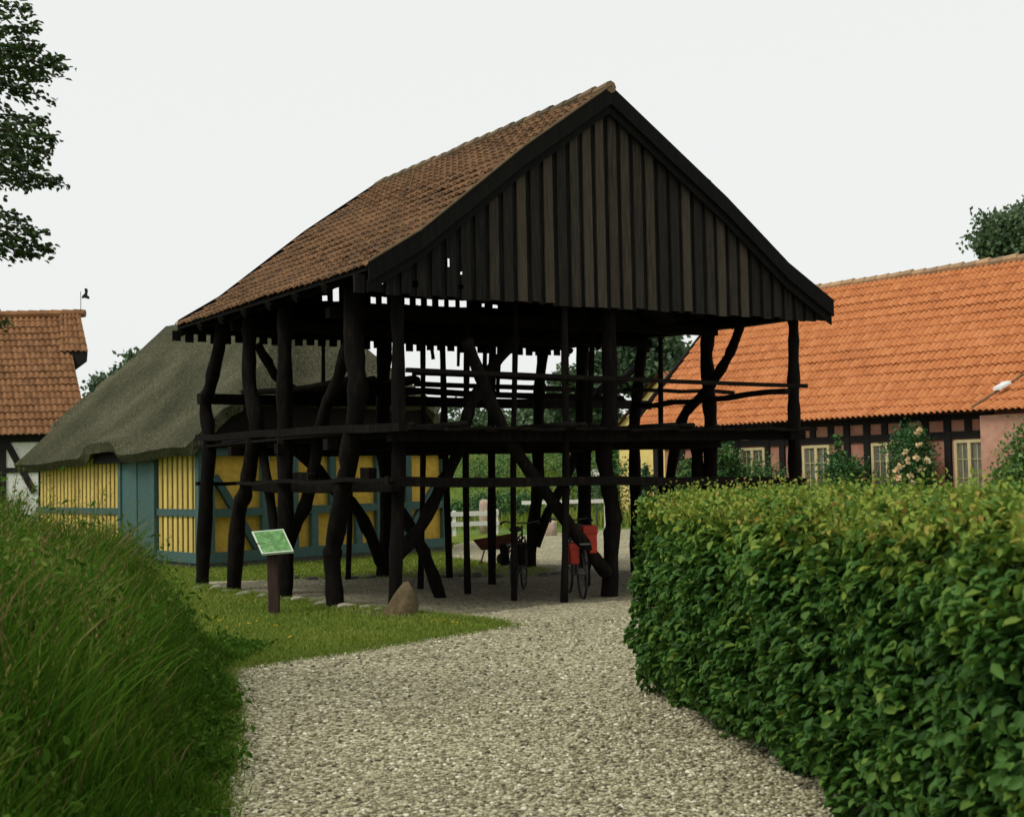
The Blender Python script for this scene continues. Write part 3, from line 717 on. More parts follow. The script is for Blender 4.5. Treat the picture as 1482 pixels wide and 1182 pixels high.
# ================================================================== RED-TILED FARMHOUSE (right)
HE = at(1482, 590, 29.0); hu = Vector((-.643, .766, 0)); hn = Vector((.766, .643, 0))
def Hp(e, d, z): return Vector((HE.x, HE.y, 0)) + hu * e + hn * d + Vector((0, 0, z))
HZ = HE.z; HD = 4.45; HT = 6.87
e_left = (onplane(908, 617, (HE.x, HE.y), hn) - Vector((HE.x, HE.y, 0))).dot(hu); E_R = -7.0
farm = thing('pink_farmhouse', 'long pink half-timbered farmhouse under a bright orange pantile roof', 'house', Hp(4, 3, 0))
def slope(z_off, e0, e1, d0=0): return None
kz = HZ + .38; kd = .62
tiled('roof_tiles', [(Hp(e_left, 0, HZ), Hp(E_R, 0, HZ)), (Hp(e_left, kd, kz), Hp(E_R, kd, kz)), (Hp(e_left, HD, HT), Hp(E_R, HD, HT))], .152, .35, M['redtile'], farm, amp=.034, lift=.04)
tiled('roof_tiles', [(Hp(E_R, 2 * HD, HZ), Hp(e_left, 2 * HD, HZ)), (Hp(E_R, HD, HT), Hp(e_left, HD, HT))], .43, .7, M['redtile'], farm, amp=.038, lift=.045)
mb = MB(); k = E_R
while k < e_left - .1:
    q = rnd.uniform(-.015, .015); mb.tube([Hp(k - .02, HD, HT + .02 + q), Hp(k + .4, HD, HT + .005 + q)], [.12, .10], 8, tint=rnd.random()); k += .38
mb.build('ridge_tiles', M['ridge'], farm)
mb = MB(); mb.prism([Hp(e_left - 1.0, .45, -.1), Hp(E_R, .45, -.1), Hp(E_R, 2 * HD - .45, -.1), Hp(e_left - 1.0, 2 * HD - .45, -.1)], (0, 0, HZ + .12)); mb.build('wall', M['pink'], farm)
mb = MB(); mb.prism([Hp(e_left - 1.0, .45, HZ + .02), Hp(e_left - 1.0, 2 * HD - .45, HZ + .02), Hp(e_left - 1.0, HD, HT - .2)], hu * -.2); mb.build('gable_wall', M['pink'], farm)
mb = MB(); mb.beam(Hp(e_left - .05, .2, HZ + .02), Hp(E_R, .2, HZ + .02), .3, .06, seg=12); mb.build('eave_board', M['dark'], farm)
for d0, z0, d1, z1 in ((.0, HZ - .02, HD, HT - .04), (2 * HD, HZ - .02, HD, HT - .04)):
    mb = MB(); mb.beam(Hp(e_left + .01, d0, z0), Hp(e_left + .01, d1, z1), .06, .14); mb.build('bargeboard', M['dark'], farm)
WD = .45
def hw_(px, py): return onplane(px, py, Hp(0, WD, 0), hn)
def he(px): return (hw_(px, 640) - Vector((HE.x, HE.y, 0))).dot(hu)
hf = -hn
zrail = hw_(1370, 630).z
timber(Hp(he(1436), WD, zrail), Hp(e_left - 1.0, WD, zrail), .17, hf, 'rail', 'dark', farm, off=.0)
timber(Hp(he(1436), WD, HZ - .1), Hp(e_left - 1.0, WD, HZ - .1), .14, hf, 'rail', 'dark', farm, off=.004)
for px in (1227, 1256, 1373, 1431, 1150, 1111, 1067, 1133, 1030, 985, 950):
    wd = .3 if px == 1431 else .17
    timber(Hp(he(px), WD, 0), Hp(he(px), WD, HZ - .03), wd, hf, 'timber', 'dark', farm, off=.012)
for px in (1178, 1204, 1282, 1310, 1341, 1403, 1090, 1050):
    timber(Hp(he(px), WD, zrail + .08), Hp(he(px), WD, HZ - .03), .16, hf, 'timber', 'dark', farm, off=.008)
for px in (1000, 975):
    timber(Hp(he(px), WD, 1.0), Hp(he(px + 14), WD, zrail - .1), .15, hf, 'brace', 'dark', farm, off=.006)
timber(Hp(he(1436), WD, .25), Hp(e_left - 1.0, WD, .25), .2, hf, 'sill_beam', 'dark', farm, off=.002)
for (xa, xb) in ((1384, 1427), (1264, 1309), (1164, 1203), (1073, 1109)):
    ea, eb = he(xa), he(xb); ec = (ea + eb) / 2; hwid = abs(eb - ea) / 2; zt = zrail - .12; zb = zt - 1.3
    c = Hp(ec, WD, (zt + zb) / 2); v = Vector((0, 0, 1))
    mb = MB()
    for sg in (-1, 1): mb.box(c + hu * sg * (hwid - .03) + hf * .05, hu, hf, v, .035, .05, (zt - zb) / 2)
    for sg in (-1, 1): mb.box(c + v * sg * ((zt - zb) / 2 - .03) + hf * .05, hu, hf, v, hwid - .067, .048, .035)
    mb.box(c + hf * .05, hu, hf, v, .04, .046, (zt - zb) / 2 - .068)
    for sg in (-1, 1):
        mb.box(c + hu * sg * (hwid / 2) + hf * .05, hu, hf, v, .008, .012, (zt - zb) / 2 - .07)
        for q in (-.33, .33): mb.box(c + hu * sg * hwid / 2 + hf * .05 + v * q * (zt - zb) / 2, hu, hf, v, hwid / 2 - .06, .012, .008)
    wfr = mb.build('window', M['frame'], farm)
    mb = MB(); mb.box(c + hf * .035, hu, hf, v, hwid - .07, .004, (zt - zb) / 2 - .07); mb.build('pane', M['glass'], wfr)
    mb = MB(); nseg = 16
    for sg in (-1, 1):
        pts = []
        for k in range(nseg + 1):
            e = sg * (.03 + (hwid - .09) * (k / nseg) * .92 + .02); pts.append(c + hu * e + hf * (.012 + .008 * math.sin(k * 2.3)))
        vs = [p + v * ((zt - zb) / 2 - .08) for p in pts] + [p - v * ((zt - zb) / 2 - .08) for p in pts]
        mb.add(vs, [(k, k + 1, nseg + 2 + k, nseg + 1 + k) for k in range(nseg)])
    mb.build('curtain', M['curtain'], wfr)
# wing at the right end: slightly forward wall, its roof meeting the long roof in a valley
eW = he(1437)
mb = MB(); mb.prism([Hp(eW, -.05, -.1), Hp(E_R, -.05, -.1), Hp(E_R, .44, -.1), Hp(eW, .44, -.1)], (0, 0, HZ - .02)); mb.build('wing_wall', M['wing'], farm)
def rz_(d): return HZ + kz * 0 + (.38 / .62 * d if d < kd else .38 + (HT - kz) / (HD - kd) * (d - kd))
va = Hp(eW + .05, -.25, HZ - .02); vb = Hp(E_R, -.25, HZ - .02); vd = Hp(eW - 2.2, 2.3, rz_(2.3) + .10); ve = Hp(E_R, 2.3, rz_(2.3) + .5)
tiled('roof_tiles', [(va, vb), (vd, ve)], .152, .35, M['redtile'], farm, amp=.034, lift=.06)
mb = MB(); vv = [va.lerp(vd, u) + Vector((0, 0, .09)) for u in (0, .25, .5, .75, 1)]; mb.tube(vv, .05, 6, flat=.5); mb.build('valley_mortar', M['mossridge'], farm)
mb = MB(); mb.box(at(1450, 558, (va.lerp(vd, .42)).y - .1), (va - vd).normalized(), hu, (0, 0, 1), .13, .10, .03); mb.build('valley_flashing', M['zinc'], farm)

# ================================================================== YELLOW HOUSE BEHIND
yh = thing('yellow_house', 'pale yellow rendered house with red tiled gable roof behind the pink farmhouse', 'house', at(960, 775, 47))
ga, gb, gp = at(896, 640, 49.5), at(1024, 640, 46.2), at(961, 537, 47.8)
ze = at(905, 617, 49.3).z; ga.z = gb.z = 0
rd = Vector((.85, .53, 0)); deep = rd * 9
mb = MB(); mb.prism([ga, gb, gb + Vector((0, 0, ze)), Vector((gp.x, gp.y, gp.z - .1)), ga + Vector((0, 0, ze))], deep); mb.build('wall', M['cream'], yh)
oa = (ga - gb).normalized() * .25
for q in (ga, gb):
    e = Vector((q.x, q.y, ze)); s_ = 1 if q is ga else -1
    pr = Vector((gp.x, gp.y, gp.z)); ev = e + (e - pr) * .08
    lft, rg = (-rd * .2, deep + rd * .2)
    tiled('roof_tiles', [(ev + rg, ev + lft), (pr + rg, pr + lft)] if q is ga else [(ev + lft, ev + rg), (pr + lft, pr + rg)], .24, .36, M['browntile'], yh, amp=.035)

# ================================================================== FAR-LEFT HOUSE
lh = thing('timbered_house', 'black and white timbered house with red-brown tiled half-hipped roof', 'house', at(30, 780, 43))
re_ = at(128, 626, 42); le = at(-330, 634, 42); le.z = re_.z
rr_ = at(92, 456, 45.6); rl = at(-330, 457, 45.6); rl.z = rr_.z
LD = 3.6
tiled('roof_tiles', [(le, re_), (rl, rr_)], .19, .33, M['browntile'], lh, amp=.035, lift=.045)
bon0 = at(128, 511, 44.3); bon1 = at(116, 456, 45.55); bl0 = at(88, 511, 44.45); bl1 = at(88, 456, 45.6)
bon1.z = rr_.z
tiled('roof_tiles', [(bl0 + Vector((0, -.08, .07)), bon0 + Vector((0, -.08, .07))), (bl1 + Vector((0, -.05, .06)), bon1 + Vector((0, -.05, .06)))], .19, .33, M['browntile'], lh, amp=.035)
mb = MB(); mb.prism([bl0 + Vector((0, -.06, .10)), bon0 + Vector((0, -.06, .10)), bon0 - Vector((.05, 0, .28)), bl0.lerp(bon0, .55) - Vector((0, 0, .55)), bl0 - Vector((0, 0, .55))], (-.42, .9, 0)); mb.build('gable_hood', M['dark'], lh)
back_e = Vector((rr_.x - 1.9, 49.2, re_.z)); back_l = Vector((le.x, 49.2, re_.z))
tiled('roof_tiles', [(back_e, back_l), (rr_, rl)], .46, .7, M['browntile'], lh, amp=.04)
mb = MB(); k = rl.x
while k < bon1.x - .1:
    mb.tube([(k, rr_.y, rr_.z + .05), (k + .4, rr_.y, rr_.z + .04)], [.15, .13], 8, tint=rnd.random()); k += .38
mb.build('ridge_tiles', M['browntile'], lh)
mb = MB(); mb.prism([(le.x, 42.45, -.1), (re_.x - .35, 42.45, -.1), (re_.x - 3.4, 48.8, -.1), (le.x, 48.8, -.1)], (0, 0, re_.z + .15)); mb.build('wall', M['limewash'], lh)
mb = MB(); mb.prism([(re_.x - .55, 42.7, re_.z), (re_.x - 3.5, 48.6, re_.z), (rr_.x - .3, 45.6, rr_.z - .2)], (-.2, 0, 0)); mb.build('gable_wall', M['dark'], lh)
yf = Vector((0, -1, 0)); WYl = 42.45
def lp_(px, py): return at(px, py, WYl)
for (a, b, wd) in (((4, 640), (4, 780), .22), ((62, 635), (62, 780), .24), ((130, 640), (130, 780), .2), ((-60, 640), (-60, 780), .2)):
    timber(lp_(*a), lp_(*b), wd, yf, 'timber', 'dark', lh)
timber(lp_(10, 640), lp_(50, 712), .2, yf, 'brace', 'dark', lh, off=.004)
timber(Vector((le.x, WYl, re_.z - .12)), Vector((re_.x - .4, WYl, re_.z - .12)), .24, yf, 'rail', 'dark', lh, off=.02)
zz_ = lp_(30, 680).z; timber(Vector((le.x, WYl, zz_)), Vector((re_.x - .4, WYl, zz_)), .16, yf, 'rail', 'dark', lh, off=.002)
# weather vane on its ridge
wb = at(117, 456, 45.5); vane = thing('weather_vane', 'small dark weather vane on the ridge end of the timbered house', 'weather vane', wb)
mb = MB(); mb.tube([wb - Vector((0, 0, .1)), wb + Vector((0, 0, .8))], .012, 6); mb.build('rod', M['dark'], vane)
mb = MB(); q = lambda x, y: at(x, y, 45.5)
mb.prism([q(118, 432), q(122, 431), q(129, 433), q(129, 429), q(126, 427), q(127, 420), q(125, 417), q(122, 418), q(123, 424), q(119, 428)], (0, .03, 0)); mb.build('flag', M['dark'], vane)

# ================================================================== SMALL THINGS
# information board on its post
sb = G(397, 889); sign = thing('information_sign', 'green information panel with pale border tilted on a dark brown post', 'sign', sb)
mb = MB(); mb.beam(sb - Vector((0, 0, .2)), sb + Vector((-.01, 0, .79)), .13, .13, jit=.004, seg=5); mb.build('post', M['signpost'], sign, bevel=.008)
c4 = [at(364, 769, sb.y + .22), at(410, 765, sb.y + .22), at(425, 797, sb.y - .16), at(379, 801, sb.y - .16)]
nn = (c4[1] - c4[0]).cross(c4[3] - c4[0]).normalized()
if nn.z < 0: nn = -nn
cc_ = sum(c4, Vector()) / 4
mb = MB(); mb.prism([p - nn * .03 for p in c4], nn * .03); mb.build('panel_border', M['signedge'], sign)
mb = MB(); mb.prism([cc_.lerp(p, .91) for p in c4], nn * .004); mb.build('panel', M['sign'], sign)
mb = MB(); a_ = cc_ - nn * .05; mb.beam(a_ - Vector((.2, 0, 0)), a_ + Vector((.2, 0, 0)), .12, .04, jit=.002); mb.build('bracket', M['signpost'], sign)

def rock(name, label, base, size, mat, seed, group=None, pointed=0):
    r_ = np.random.default_rng(seed); import bmesh
    bm = bmesh.new(); bmesh.ops.create_icosphere(bm, subdivisions=4 if pointed else 3, radius=1)
    ph = r_.uniform(0, 6, 9)
    for v in bm.verts:
        p = v.co; n = .12 * math.sin(p.x * 3 + ph[0]) * math.cos(p.y * 2.6 + ph[1]) + .09 * math.sin(p.z * 4 + ph[2] + p.x * 2) + .04 * math.sin(p.y * 9 + ph[3]) * math.sin(p.x * 8 + ph[4])
        v.co = p * (1 + n)
        if pointed and v.co.z > 0:
            k = 1 - .40 * min(1, v.co.z) ** 2.2; v.co.x *= k; v.co.y *= k; v.co.x += .42 * v.co.z
        v.co = Vector((v.co.x * size[0], v.co.y * size[1], v.co.z * size[2]))
    me = bpy.data.meshes.new(name); bm.to_mesh(me); bm.free(); me.materials.append(M[mat])
    a = me.attributes.new('tint', 'FLOAT', 'POINT'); a.data.foreach_set('value', np.full(len(me.vertices), r_.random(), np.float32))
    me.polygons.foreach_set('use_smooth', np.ones(len(me.polygons), bool))
    o = bpy.data.objects.new(name, me); COL.objects.link(o); o.location = base; o.rotation_euler = (0, 0, r_.uniform(0, 6) if not pointed else 0)
    return tag(o, label, 'stone', group)
bs = G(579, 891)
rock('boulder', 'pointed mossy brown boulder beside the front corner post of the barn', bs + Vector((0, 0, .03)), (.20, .18, .35), 'stone', 3, pointed=1)
edge_st = [(288, 851, .09), (312, 853, .12), (352, 861, .12), (380, 864, .10), (432, 869, .13), (455, 871, .11), (470, 875, .14), (500, 879, .13), (528, 881, .10), (548, 884, .09), (415, 868, .08), (330, 857, .08)]
for i, (x, y, r_) in enumerate(edge_st):
    rock('edging_stone', 'flat pale fieldstone in the edging between lawn and gravel barn floor', G(x, y) + Vector((0, 0, .01)), (r_ * 1.15, r_ * .8, r_ * .42), 'pale_stone', 20 + i, 'stones edging the front of the barn floor')
for i, (x, y, r_) in enumerate([(422, 838, .13), (452, 839, .1), (478, 838, .12), (508, 838, .1), (536, 837, .1), (664, 834, .12), (676, 833, .1), (690, 835, .13), (720, 836, .1), (788, 834, .12), (806, 832, .1), (640, 836, .1)]):
    rock('edging_stone', 'low dark stone along the grass strip behind the barn', G(x, y) + Vector((0, 0, .01)), (r_ * 1.2, r_ * .9, r_ * .5), 'plinth', 60 + i, 'stones edging the back of the barn floor')

# wheelbarrow
wbase = G(722, 817); wbr = thing('wheelbarrow', 'rusty red wheelbarrow standing on the grass behind the barn', 'wheelbarrow', wbase)
k = wbase.y / FPX
def wq(px, py, dy=0): return at(px, py, wbase.y + dy)
mb = MB()
top = [wq(684, 781, -.28), wq(750, 770, -.28), wq(750, 770, .28), wq(684, 781, .28)]; bot = [wq(697, 796, -.18), wq(738, 794, -.18), wq(738, 794, .18), wq(697, 796, .18)]
vs = top + bot; ins = [p.lerp(sum(top, Vector()) / 4, .05) for p in top] + [p.lerp(sum(bot, Vector()) / 4, .06) + Vector((0, 0, .02)) for p in bot]
mb.add(vs + ins, [(0, 1, 5, 4), (1, 2, 6, 5), (2, 3, 7, 6), (3, 0, 4, 7), (4, 5, 6, 7), (8, 12, 13, 9), (9, 13, 14, 10), (10, 14, 15, 11), (11, 15, 12, 8), (12, 15, 14, 13), (0, 8, 9, 1), (1, 9, 10, 2), (2, 10, 11, 3), (3, 11, 8, 0)])
mb.build('tray', M['rust'], wbr)
wc = wq(728, 809); wr = wc.z
mb = MB(); mb.tube([wc + Vector((math.cos(a) * wr * .85, .0, math.sin(a) * wr * .85)) for a in np.linspace(0, 2 * math.pi, 20, endpoint=False)], .04, 7, closed=True)
wl = mb.build('wheel', M['black'], wbr, smooth=True)
mb = MB(); mb.tube([wc + Vector((0, -.03, 0)), wc + Vector((0, .03, 0))], wr * .62, 14); mb.build('rim', M['rust'], wl)
for sg in (-1, 1):
    mb = MB(); mb.tube([wq(762, 770, sg * .25), wq(735, 797, sg * .2), wq(700, 797, sg * .2)] if 0 else [wq(760, 776, sg * .3), wq(740, 795, sg * .2), wq(728, 808, sg * .06)], .018, 6); mb.build('handle', M['rust'], wbr)
    mb = MB(); a = wq(701, 796, sg * .18); b = wq(695, 815, sg * .22); b.z = 0; mb.tube([a, b], .014, 6); mb.build('leg', M['rust'], wbr)

# bicycles (local: +x forward)
def bicycle(label, loc, rz, bag, bag_mat, frame_mat, scale=1.0):
    t = thing('bicycle', label, 'bicycle', loc, rz, 'bicycles parked under the barn'); t.scale = (scale,) * 3
    V = Vector
    def tb(name, pts, r, mat, parent=t, n=7, closed=False):
        mb = MB(); mb.tube([V(p) for p in pts], r, n, closed=closed); return mb.build(name, M[mat], parent, smooth=True, local=True)
    for x in (-.52, .52):
        wl = tb('wheel', [(x + .33 * math.cos(a), 0, .34 + .33 * math.sin(a)) for a in np.linspace(0, 2 * math.pi, 28, endpoint=False)], .018, 'black', closed=True)
        mb = MB()
        for a in np.linspace(0, 2 * math.pi, 14, endpoint=False): mb.tube([V((x, .02 * (-1) ** int(a * 3), .34)), V((x + .32 * math.cos(a), 0, .34 + .32 * math.sin(a)))], .0025, 4)
        mb.tube([V((x, -.05, .34)), V((x, .05, .34))], .025, 8); mb.build('spokes', M['steel'], wl, local=True)
        tb('mudguard', [(x + .37 * math.cos(a), 0, .34 + .37 * math.sin(a)) for a in np.linspace(.2, 2.7, 12)], .02, 'black')
    mb = MB()
    for a, b in (((-.05, 0, .3), (.42, 0, .82)), ((-.05, 0, .3), (-.2, 0, .9)), ((-.17, 0, .8), (.41, 0, .86)), ((.42, 0, .82), (.40, 0, .98)),
                 ((-.52, .05, .34), (-.05, .03, .3)), ((-.52, -.05, .34), (-.05, -.03, .3)), ((-.52, .05, .34), (-.17, .02, .78)), ((-.52, -.05, .34), (-.17, -.02, .78)),
                 ((.43, .04, .78), (.52, .05, .34)), ((.43, -.04, .78), (.52, -.05, .34))): mb.tube([V(a), V(b)], .016, 7)
    mb.build('frame', M[frame_mat], t, smooth=True, local=True)
    hb = tb('handlebar', [(.22, -.29, 1.02), (.34, -.26, 1.05), (.40, -.1, 1.02), (.40, .1, 1.02), (.34, .26, 1.05), (.22, .29, 1.02)], .012, 'steel')
    for sg in (-1, 1): tb('grip', [(.20, sg * .295, 1.015), (.31, sg * .27, 1.045)], .018, 'black', hb)
    mb = MB(); mb.tube([V((-.36, 0, .95)), V((-.26, 0, .955)), V((-.1, 0, .95)), V((-.06, 0, .945))], [.09, .1, .045, .02], 10, flat=.45); mb.build('saddle', M['black'], t, smooth=True, local=True)
    mb = MB(); mb.box((-.55, 0, .74), (1, 0, 0), (0, 1, 0), (0, 0, 1), .22, .07, .012); mb.tube([V((-.7, .06, .74)), V((-.53, .06, .36))], .007, 5); mb.tube([V((-.7, -.06, .74)), V((-.53, -.06, .36))], .007, 5); mb.build('luggage_rack', M['steel'], t, local=True)
    tb('crank', [(-.05, -.12, .14), (-.05, -.06, .3), (-.05, .06, .3), (-.05, .12, .46)], .012, 'steel')
    return t
def bag_on(label, cat, name, bike_loc, rz, scale, boxes, mat):
    mb = MB()
    for (c, h) in boxes:
        mb.box(c, (1, 0, 0), (0, 1, 0), (0, 0, 1), *h)
    o = mb.build(name, M[mat], None, local=True, bevel=.025); o.location = bike_loc; o.rotation_euler = (0, 0, rz); o.scale = (scale,) * 3
    for (c, h) in boxes:
        for q in (-.5, .5):
            mb = MB(); mb.box((c[0] + q * h[0], c[1], c[2]), (1, 0, 0), (0, 1, 0), (0, 0, 1), .014, h[1] + .006, h[2] + .006); mb.build('strap', M['black'], o, local=True)
        mb = MB(); mb.box((c[0], c[1], c[2] + h[2] * .72), (1, 0, 0), (0, 1, 0), (0, 0, 1), h[0] + .01, h[1] + .012, h[2] * .32); mb.build('flap', M[mat], o, local=True, bevel=.02)
    return tag(o, label, cat)
ba = G(752, 857); bb = G(833, 862)
ra, rb = R(82), R(98)
bicycle('dark bicycle parked beside the slender poles in the middle of the barn', ba, ra, None, None, 'black', .95)
bag_on('black saddlebag hanging on the dark bicycle in the barn', 'bag', 'saddlebag', ba, ra, .95, [((-.56, .13, .60), (.13, .05, .15)), ((-.56, -.13, .60), (.13, .05, .15))], 'tar2')
bicycle('bicycle carrying red panniers parked behind the front centre post', bb, rb, None, None, 'steel', 1.0)
bag_on('bright red canvas panniers strapped on the rack of a bicycle', 'bag', 'pannier_bag', bb, rb, 1.0, [((-.56, .125, .61), (.14, .06, .14)), ((-.56, -.09, .79), (.14, .09, .18))], 'redbag')

# white rail fence and stone gatepost
f0, f1 = G(652, 776), G(722, 773)
fence = thing('white_fence', 'low white two-rail wooden fence beyond the gravel court', 'fence', f0)
for z in (.62, .33): mb = MB(); mb.beam(f0 + Vector((0, 0, z)), f1 + Vector((0, 0, z)), .05, .13, jit=.004); mb.build('rail', M['white'], fence)
for u in (.08, .95): mb = MB(); p = f0.lerp(f1, u) + Vector((0, .06, 0)); mb.beam(p, p + Vector((0, 0, .72)), .1, .1, jit=.003); mb.build('post', M['white'], fence)
g0, g1 = G(756, 769), G(880, 766)
fence2 = thing('white_fence', 'single white rail running to the right of the stone gateposts', 'fence', g0)
mb = MB(); mb.beam(g0 + Vector((0, 0, .86)), g1 + Vector((0, 0, .86)), .05, .11, jit=.004); mb.build('rail', M['white'], fence2)
for u in (.3, .98): mb = MB(); p = g0.lerp(g1, u) + Vector((0, .06, 0)); mb.beam(p, p + Vector((0, 0, .92)), .1, .1, jit=.003); mb.build('post', M['white'], fence2)
def gatepost(px, py, h, r_, label):
    p = G(px, py); mb = MB(); mb.tube([p - Vector((0, 0, .1)), p + Vector((0, 0, h * .5)), p + Vector((0, 0, h * .86)), p + Vector((0, 0, h * .96)), p + Vector((0, 0, h))], [r_ * 1.05, r_, r_ * .98, r_ * .75, r_ * .3], 10, jit=.05)
    o = mb.build('stone_gatepost', M['granite'], None, smooth=True); tag(o, label, 'gatepost')
gatepost(702, 772, 1.0, .17, 'round-topped pinkish granite gatepost at the end of the two-rail fence')
gatepost(798, 775, .42, .16, 'short granite post stub on the far side of the gravel court')
mp_ = G(864, 764); mb = MB(); mb.tube([mp_, mp_ + Vector((0, 0, 1.25))], .03, 7); mb.tube([mp_ + Vector((0, 0, 1.25)), mp_ + Vector((0, 0, 1.28))], .04, 7)
tag(mb.build('metal_post', M['steel'], None), 'thin grey metal post standing at the edge of the far court', 'post')

# ================================================================== PLANTS
def hbush(px0, px1, py_top, Y, label, n, leaf, mat='shrub', bias=.4, name='shrub', ry=.6):
    c = at((px0 + px1) / 2, 700, Y); hgt = at((px0 + px1) / 2, py_top, Y).z; rx = (px1 - px0) / 2 * Y / FPX * 1.06
    return shrub(name, label, (c.x, c.y, 0), (rx, ry, hgt / 2 * 1.08), int(n * 4), leaf * 1.2, M[mat], bias)
wy = lambda px: hw_(px, 660).y - .9
hbush(1072, 1142, 668, wy(1108), 'round dark green bush below the farmhouse window nearest the barn', 1500, .07)
hbush(1194, 1252, 660, wy(1222), 'dense green shrub between two farmhouse windows', 1700, .07)
hbush(1203, 1222, 628, wy(1213) - .1, 'tall narrow shoot of shrub rising against the farmhouse window', 500, .07, ry=.3)
rb_ = hbush(1292, 1346, 618, wy(1318), 'climbing rose bush with pale yellow blooms on the farmhouse wall', 1900, .07, 'shrub', .35, 'rose_bush')
bx = np.array([at(x, y, wy(1318) - .65) for x, y in [(1329, 624), (1330, 644), (1327, 662), (1340, 665), (1313, 667), (1303, 674), (1298, 680), (1332, 679), (1300, 690), (1318, 688), (1322, 700), (1310, 655)]])
P = np.repeat(bx, 12, 0) + rng.normal(0, .035, (len(bx) * 12, 3)); nP = len(P)
leaves('blossom', P, rvec(nP), rvec(nP), .10, .09, rng.random(nP), M['rose'], rb_, simple=True)
hbush(1452, 1520, 632, wy(1480), 'bright green bush against the pink wing wall', 2200, .08, 'shrub', .75)
hbush(1438, 1458, 672, wy(1448), 'small yellowish shrub at the foot of the farmhouse corner post', 600, .06, 'shrub', .8)
hbush(1028, 1072, 642, wy(1050), 'ivy-like dark shrub against the farmhouse wall behind the barn', 1600, .08)
hbush(978, 1012, 672, wy(995), 'light green bush by the far end of the farmhouse', 900, .08, 'shrub', .65)
hbush(886, 894, 650, 44, 'narrow green shrub at the corner of the yellow house', 900, .1, 'shrub', .5)
hbush(924, 944, 674, 44, 'small blue-green conical bush in front of the yellow house', 700, .08, 'shrub', .25)

# trees behind
def ftree(px, py_top, py_mid, Y, rx_px, label, name='tree', mat='farleaf', clumps=60, per=70, leaf=.28, bias=.5, group=None):
    c = at(px, py_mid, Y); topz = at(px, py_top, Y).z; rz = max(1.0, (topz - c.z) * .92); rx = rx_px * Y / FPX
    tree(name, label, (c.x, c.y, 2.5 if Y > 74 else 0), topz, c, (rx, rx * .9, rz), clumps, per, max(.25, rx * .16), leaf, M[mat], .2 + rx * .05, group, bias)
ftree(935, 478, 530, 62, 62, 'large broad tree rising behind the barn beside the farmhouse roof', clumps=110, per=90, leaf=.3, bias=.45)
ftree(830, 520, 580, 66, 45, 'rounded green tree seen through the barn left of the large tree', clumps=70, per=70, bias=.55)
ftree(868, 500, 570, 70, 34, 'dark tree half hidden behind the barn front centre post', clumps=60, per=70, bias=.4)
ftree(760, 588, 620, 72, 44, 'low pale green tree beyond the meadow seen through the barn', clumps=60, per=60, bias=.7)
ftree(700, 592, 622, 76, 40, 'low bluish green tree beyond the meadow nearest the thatched house', clumps=60, per=60, bias=.6)
ftree(800, 585, 625, 80, 50, 'wide tree on the meadow edge seen between the poles', clumps=70, per=60, bias=.6)
ftree(655, 585, 630, 78, 40, 'small tree just beyond the right end of the thatched roof', clumps=50, per=60, bias=.55)
ftree(186, 498, 560, 60, 26, 'slim tree top showing above the thatched roof', clumps=45, per=60, leaf=.26, bias=.55)
ftree(147, 536, 580, 58, 15, 'small bushy treetop between the timbered house and the thatch', clumps=25, per=50, leaf=.24, bias=.45)
ftree(1474, 302, 352, 56, 62, 'dark green tree rising behind the orange farmhouse roof', mat='farleaf', clumps=150, per=90, leaf=.24, bias=.75)
ftree(1560, 330, 400, 60, 70, 'tree behind the farmhouse roof beyond the other one', mat='farleaf', clumps=90, per=90, leaf=.26, bias=.4)
# bushes and rough growth at the foot and top of the meadow
def gz(x, y): return float(3.1 * sm(45, 74, y + .25 * x) + .5 * sm(80, 300, y))
for i, (px, Y, rx, rz, bias, lab) in enumerate([
    (668, 46, 1.0, .45, .25, 'low dark bush behind the white two-rail fence'), (722, 47, 1.2, .6, .3, 'dark green bush beside the granite gatepost'),
    (756, 48, 1.3, .5, .25, 'spreading bush just right of the granite gatepost'), (840, 50, 1.4, .8, .3, 'bush behind the single white rail'), (885, 47, .8, 1.3, .35, 'tall bush at the edge of the far court'),
    (690, 58, 2.0, .8, .6, 'pale bush halfway up the meadow'), (770, 60, 2.4, .7, .7, 'light yellow-green bush on the meadow slope'), (820, 57, 1.8, .9, .55, 'rounded bush on the right of the meadow slope')]):
    c = at(px, 740, Y); shrub('shrub', lab, (c.x, c.y, gz(c.x, c.y)), (rx, .8, rz), 1400, .12, M['shrub'], bias)
c = at(857, 690, 52); fb = shrub('flowering_shrub', 'shrub covered in white blossom beyond the court', (c.x, c.y, gz(c.x, c.y)), (.35, .4, .85), 900, .1, M['whiteflower'], .6)
# rough meadow growth
n = 22000; xs = rng.uniform(-16, 10, n); ys = rng.uniform(42, 76, n)
zs = 3.1 * sm(45, 74, ys + .25 * xs)
pp = np.stack([xs, ys, zs], 1)
o = blades('meadow_grass', pp, rng.uniform(.25, .7, n), rng.normal(0, .15, (n, 2)), rng.uniform(.03, .07, n), np.clip(rng.normal(.6, .18, n) + .15 * np.sin(xs * 1.3) * np.cos(ys * .9), 0, 1), M['lawn'], seg=2); tag(o, kind='stuff')

